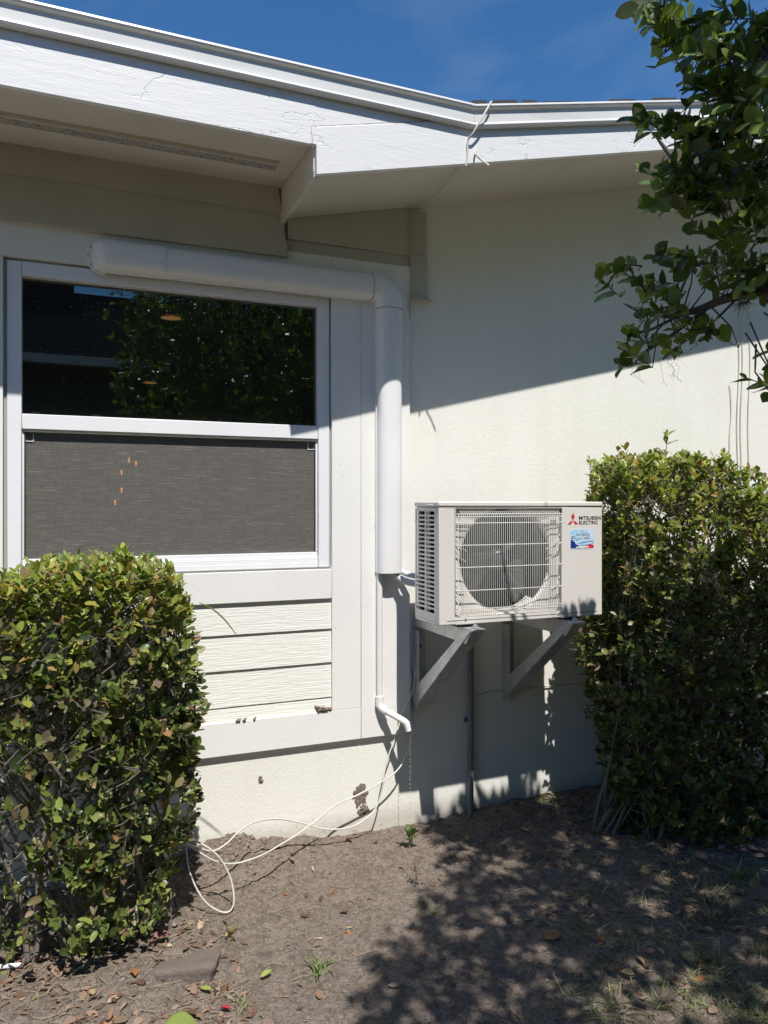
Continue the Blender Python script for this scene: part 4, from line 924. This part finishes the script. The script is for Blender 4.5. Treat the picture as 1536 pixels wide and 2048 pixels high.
for i, (bu, bw, hh, rad, lab) in enumerate(((-4.6, 8.2, 4.4, 2.6, 'wide dark oak added to block sky light, left end of the neighbour house'), (6.6, 6.8, 4.3, 2.4, 'tall dark oak added to block sky light, right end of the neighbour house'), (9.5, 2.6, 4.2, 2.2, 'oak added to block sky light, far to the right of the house'))):  # oaks added out of view to keep sky light off the wall
    ot = thing('sky_blocker_oak', lab, 'tree', (bu, bw, 0), 'added oaks blocking sky light across the yard'); m = MB(); m.tube(smooth_path([(bu, bw, -.1), (bu+.1, bw, 1.5), (bu, bw+.1, hh)]), [.2-.009*k for k in range(13)], 10)
    for k in range(10):
        a = k*.63; m.tube([(bu+.06, bw, 1.7+.1*k), (bu+rad*.35*math.cos(a), bw+rad*.35*math.sin(a), 2.4+.15*k), (bu+rad*.75*math.cos(a), bw+rad*.75*math.sin(a), 3.0+.25*k)], [.06, .04, .012], 6)
    obj('trunk', m, M['tree_bark'], ot)
    q = unit(rng.normal(0, 1, (1500, 3)))*rng.uniform(.4, 1, (1500, 1))**.5*np.array([rad, rad*.8, 2.6])+np.array([bu, bw, hh]); dq = unit(q-np.array([bu, bw, hh-.5]))
    pos, ld, nr, ln, asp = sprigs(q, dq, 6, 1.0, .17, .45, .2); leaves('crown', pos, ld, nr, ln, asp, pick(PAL_TREE, len(pos)), M['tree_leaf'], ot)

# ------------------------------------------------------------------ ground litter, grass, weeds
rng = np.random.default_rng(31); R = random.Random(31)
PAL_DRY = [(30, (.24, .155, .10)), (22, (.33, .25, .18)), (16, (.17, .10, .065)), (12, (.40, .33, .26)), (5, (.42, .16, .05)), (4, (.26, .27, .08))]
PAL_MUL = [(34, (.19, .115, .075)), (28, (.25, .17, .12)), (18, (.13, .08, .055)), (12, (.36, .28, .21)), (3, (.36, .15, .06)), (3, (.22, .23, .08))]
def litter_pos(n, f):
    out = []
    while len(out) < n:
        u, w = R.uniform(-.7, 3.8), R.uniform(.02, 2.3)
        if R.random() < f(u, w): out.append((u, w, gz(u, w)+R.uniform(.002, .010)))
    return np.array(out)
def fl(u, w):
    d = .035
    if u < .55 and w > .45: d += 1.6*math.exp(-((u-.05)/.36)**2)*min(1, (w-.4)*4)
    if u > 1.6: d += .30*min(1, (u-1.6))+.14*(w > .9)
    return d*max(.1, .6+1.2*noise.noise(Vector((u*3, w*3, 8))))
P = litter_pos(3800, fl); n = len(P); az = rng.uniform(0, 6.28, n)
ld = np.stack([np.cos(az), np.sin(az), rng.normal(0, .18, n)], 1); nr = unit(np.stack([rng.normal(0, .35, n), rng.normal(0, .35, n), np.ones(n)], 1))
lo = leaves('leaf_litter', P, ld, nr, rng.uniform(.012, .050, n), rng.uniform(.18, .5, n), pick(PAL_MUL, n), M['litter']); tag(lo, 'scattered small dry brown leaves and scraps on the soil', 'leaf litter', kind='stuff')
P = litter_pos(2300, lambda u, w: fl(u, w)*.9+.02); n = len(P); az = rng.uniform(0, 6.28, n); m = MB()
for p, a in zip(P, az):
    l = R.uniform(.015, .11); d = Vector((math.cos(a), math.sin(a), 0)); p = Vector(p); b = Vector((-d.y, d.x, 0))*R.gauss(0, .15)*l
    m.tube([p-d*l*.5, p+b+Vector((0, 0, .006)), p+d*l*.5], [.0008, .0013, .0006], 4, cap=False)
tag(obj('twig_litter', m, m_dark('straw', (.25, .19, .13), (.42, .36, .28), 20), weld=False), 'thin broken twigs and straw bits strewn over the soil', 'twigs', kind='stuff')
# clods
bm = bmesh.new(); bmesh.ops.create_icosphere(bm, subdivisions=1, radius=1); iv = [v.co.copy() for v in bm.verts]; iff = [tuple(x.index for x in f.verts) for f in bm.faces]; bm.free()
m = MB(); cnt = 0
def clodf(u, w):
    return .13+.9*math.exp(-((u-.68)/.22)**2-((w-.12)/.14)**2)+.35*math.exp(-((w-.08)/.08)**2)+.25*(u > 1.4)*(w < 1.0)
while cnt < 7500:
    u, w = R.uniform(-.6, 3.4), R.uniform(.01, 2.1)
    if R.random() > clodf(u, w): continue
    nm_ = math.exp(-((u-.70)/.25)**2-((w-.10)/.15)**2); r = min(.017, .0018+abs(R.gauss(0, .0038+.004*nm_))); s = R.uniform(0, 99); z = gz(u, w)
    m.add([(u+v.x*r*(1+.5*noise.noise(v*1.5+Vector((s, 0, 0)))), w+v.y*r*(1+.5*noise.noise(v*1.5+Vector((0, s, 0)))), z+v.z*r*.7*(1+.5*noise.noise(v*2+Vector((0, 0, s))))) for v in iv], iff); cnt += 1
tag(obj('soil_clods', m, M['clod'], weld=False), 'crumbly clods of loose soil along the wall foot', 'soil', kind='stuff')
# single leaves one can pick out
CURL = np.array([(0, 0, 0), (.5, 0, -.02), (1, 0, .14), (.20, .5, .13), (.62, .62, .16), (.20, -.5, .10), (.62, -.62, .20), (.88, .30, .16), (.88, -.30, .12)], float)
def one_leaf(px, py, ln, ang, col, label, asp=.5, name='fallen_leaf', grp=None):
    p = gp(px, py); a = math.radians(ang)
    o = leaves(name, [(p[0], p[1], p[2]+.012)], [(math.cos(a), math.sin(a), .05)], [(R.gauss(0, .2), R.gauss(0, .2), 1.)], [ln], [asp], np.array([col]), M['litter'], org=p, tpl=CURL, tf=LF)
    s = o.modifiers.new('sub', 'SUBSURF'); s.levels = 2; s.render_levels = 2
    so = o.modifiers.new('thick', 'SOLIDIFY'); so.thickness = .001
    return tag(o, label, 'leaf', grp)
one_leaf(295, 1892, .085, -8, (.22, .12, .09), 'large curled brown leaf lying against the half buried stone')
one_leaf(1085, 1880, .08, 10, (.34, .17, .09), 'large rust brown leaf on the shaded soil, below the outdoor unit', .55)
one_leaf(312, 2078, .13, 12, (.20, .25, .06), 'big yellow-green leaf at the very bottom edge, left of centre', .7)
one_leaf(440, 2022, .05, 55, (.42, .05, .07), 'small red leaf near the bottom edge right of the stone', .35)
one_leaf(520, 1965, .05, -15, (.28, .32, .08), 'lone green leaf on sunlit soil just right of the stone')
one_leaf(400, 1980, .05, 50, (.30, .35, .09), 'pale green leaf beside the half buried stone', .5)
one_leaf(118, 1912, .035, 10, (.55, .20, .03), 'small bright orange leaf under the left hedge', .7)
one_leaf(182, 1985, .045, 80, (.42, .30, .18), 'upright tan leaf left of the stone near bottom left', .4)
one_leaf(690, 1862, .03, 30, (.42, .30, .18), 'small tan leaf alone on the open sunlit soil')
one_leaf(775, 1978, .045, 25, (.27, .21, .16), 'grey-brown narrow leaf at the edge of the tree shadow', .35)
one_leaf(1225, 1825, .035, 70, (.36, .26, .17), 'tan leaf in the dappled light in front of right hedge', .45)
one_leaf(1440, 1705, .05, -20, (.36, .27, .2), 'broad tan leaf at the foot of the right hedge', .6)
one_leaf(1290, 1910, .04, 20, (.40, .20, .15), 'reddish leaf at lower right in the tree shadow', .5)
one_leaf(1240, 1950, .06, 70, (.40, .28, .18), 'long tan leaf standing among lower right grass', .4)
one_leaf(65, 1860, .08, 60, (.10, .17, .04), 'large fresh green leaf drooping under the left hedge', .5)
# half buried stone
p = gp(372, 1925); m = MB()
a = math.radians(22); ex_, ey = Vector((math.cos(a), math.sin(a), 0)), Vector((-math.sin(a), math.cos(a), 0))
bm = bmesh.new(); bmesh.ops.create_cube(bm, size=1); bmesh.ops.subdivide_edges(bm, edges=bm.edges, cuts=7, use_grid_fill=True)
vs = []
for v in bm.verts:
    c = v.co.copy(); c *= 1/max(1, (abs(c.x*2)**8+abs(c.y*2)**8+abs(c.z*2)**8)**(1/8)) if True else 1
    q = Vector(p)+ex_*c.x*.23+ey*c.y*.19+Vector((0, 0, -.032+c.z*.085+.03*c.x+.05*c.y)); q += Vector((1, 1, 1))*(.014*noise.noise(q*11)+.006*noise.noise(q*40)); vs.append(tuple(q))
m.add(vs, [tuple(x.index for x in f.verts) for f in bm.faces], True); bm.free()
tag(obj('stone', m, M['brick'], org=p), 'half buried flat brown paving stone in the soil at lower left', 'stone')
# grass blades
GB = np.array([(0, .5, 0), (0, -.5, 0), (.35, .5, .02), (.35, -.5, .02), (.7, .35, -.03), (.7, -.35, -.03), (1, 0, -.16)], float); GF = np.array([(0, 1, 3), (0, 3, 2), (2, 3, 5), (2, 5, 4), (4, 5, 6)])
PAL_G = [(26, (.13, .18, .06)), (30, (.24, .26, .11)), (34, (.42, .38, .23)), (12, (.08, .12, .035))]
def tuft(c, n, h, spread, flat_=.6):
    pos = np.array([[c[0]+R.gauss(0, spread), c[1]+R.gauss(0, spread), 0] for _ in range(n)]); pos[:, 2] = [gz(x, y)-.003 for x, y, _ in pos]
    az = rng.uniform(0, 6.28, n); el = np.abs(rng.normal(flat_, .35, n)); d = np.stack([np.cos(az), np.sin(az), el], 1)
    nr = np.stack([-np.cos(az)*el, -np.sin(az)*el, np.ones(n)], 1)+rng.normal(0, .2, (n, 3)); return pos, d, nr, h*rng.uniform(.4, 1.2, n)
def grass_obj(name, cs, n, h, spread, label, kind=None, org=None, wd=.045, pal=PAL_G, cat='grass', grp=None, fl_=.6):
    T_ = [tuft(c, n, h, spread, fl_) for c in cs]; pos, d, nr, ln = [np.concatenate(x) for x in zip(*T_)]
    o = leaves(name, pos, d, nr, ln, np.full(len(pos), wd), pick(pal, len(pos)), M['grass'], org=org, tpl=GB, tf=GF); return tag(o, label, cat, grp, kind)
GREENS = [(50, (.10, .17, .04)), (30, (.16, .22, .06)), (10, (.3, .3, .14))]
grass_obj('grass_tuft', [gp(640, 1945)], 34, .075, .014, 'green grass tuft alone in sunlit soil at bottom centre', org=gp(640, 1945), wd=.07, pal=GREENS, fl_=.9, grp='grass tufts in the soil')
grass_obj('grass_tuft', [gp(857, 1818)], 30, .07, .016, 'flat green grass tuft at the edge of the tree shadow', org=gp(857, 1818), wd=.06, pal=GREENS, fl_=.3, grp='grass tufts in the soil')
grass_obj('grass_tuft', [gp(482, 2010)], 34, .05, .02, 'yellowish grass tuft right of the half buried stone', org=gp(482, 2010), wd=.06, grp='grass tufts in the soil')
grass_obj('grass_tuft', [gp(1400, 1925)], 50, .09, .03, 'bushy green grass tuft in shade at lower right', org=gp(1400, 1925), wd=.045, pal=GREENS, grp='grass tufts in the soil')
grass_obj('grass_tuft', [gp(1290, 1745)], 30, .07, .02, 'thin grass tuft in front of the right hedge', org=gp(1290, 1745), wd=.04, pal=GREENS, fl_=.9, grp='grass tufts in the soil')
grass_obj('grass_tuft', [gp(1480, 1760)], 40, .12, .03, 'tall grass blades at right edge below right hedge', org=gp(1480, 1760), wd=.045, pal=GREENS, fl_=1.2, grp='grass tufts in the soil')
grass_obj('grass_tuft', [gp(1095, 1600)], 40, .08, .03, 'low weedy grass at wall foot beside right hedge', org=gp(1095, 1600), wd=.06, pal=GREENS, grp='grass tufts in the soil')
cs = []
while len(cs) < 430:
    u, w = R.uniform(1.5, 3.6), R.uniform(.55, 2.3)
    x, y, _ = pix(u, w, 0)
    pr_ = max(0, (x-1050)/380)*max(0, (y-1680)/260)+.12*(x > 1150)
    if R.random() < pr_*max(.1, .6+1.4*noise.noise(Vector((u*3, w*3, 2)))): cs.append((u, w))
grass_obj('grass', cs, 24, .075, .03, 'sparse straw coloured grass spreading over lower right soil', 'stuff', wd=.042, fl_=.42)
cs = [(R.uniform(-8, 9), R.uniform(3.6, 7.5)) for _ in range(700)]
grass_obj('lawn', cs, 14, .09, .12, 'lawn grass behind the viewer across the yard', 'stuff', wd=.05, pal=GREENS)
# weeds
def weed(px, py, h, nl, ls, label, pal, wdth=.42):
    p = gp(px, py); t = thing('weed', label, 'weed', p, 'weeds in the soil'); m = MB(); P = []; Dv = []
    for k in range(4):
        e = Vector(p)+Vector((R.gauss(0, .02), R.gauss(0, .02), h*R.uniform(.5, 1))); m.tube([p, Vector(p).lerp(e, .5)+Vector((.004, 0, 0)), e], [.002, .0016, .001], 5, cap=False); P.append(tuple(e)); Dv.append((R.gauss(0, .4), R.gauss(0, .4), 1))
    obj('stem', m, M['bark'], t); pos, ld, nr, ln, asp = sprigs(np.array(P), np.array(Dv), nl, 1.2, ls, wdth, .04); leaves('leaves', pos, ld, nr, ln, asp, pick(pal, len(pos)), M['leaf'], t)
weed(818, 1700, .10, 6, .045, 'small green weed at the wall foot below the spout', GREENS)
weed(830, 1775, .11, 4, .016, 'dry reddish weed stalks on the lit soil edge', [(1, (.2, .12, .09)), (1, (.14, .14, .07))])
weed(455, 1868, .03, 4, .035, 'little fallen leafy sprig below the cable loop', [(1, (.14, .17, .04)), (1, (.22, .17, .05))])
weed(435, 1990, .05, 4, .03, 'scrubby weed between stone and yellowish grass tuft', PAL_DRY)
# long blade poking from the left hedge
q = [bp(398, 1205, .62), bp(425, 1218, .63), bp(450, 1240, .63), bp(473, 1270, .62)]; m = MB(); m.tube(smooth_path(q, 4), [.0012+.002*math.sin(math.pi*k/12) for k in range(13)], 5)
obj('long_blade', m, mat('blade_green', (.14, .18, .05), .5), hl)
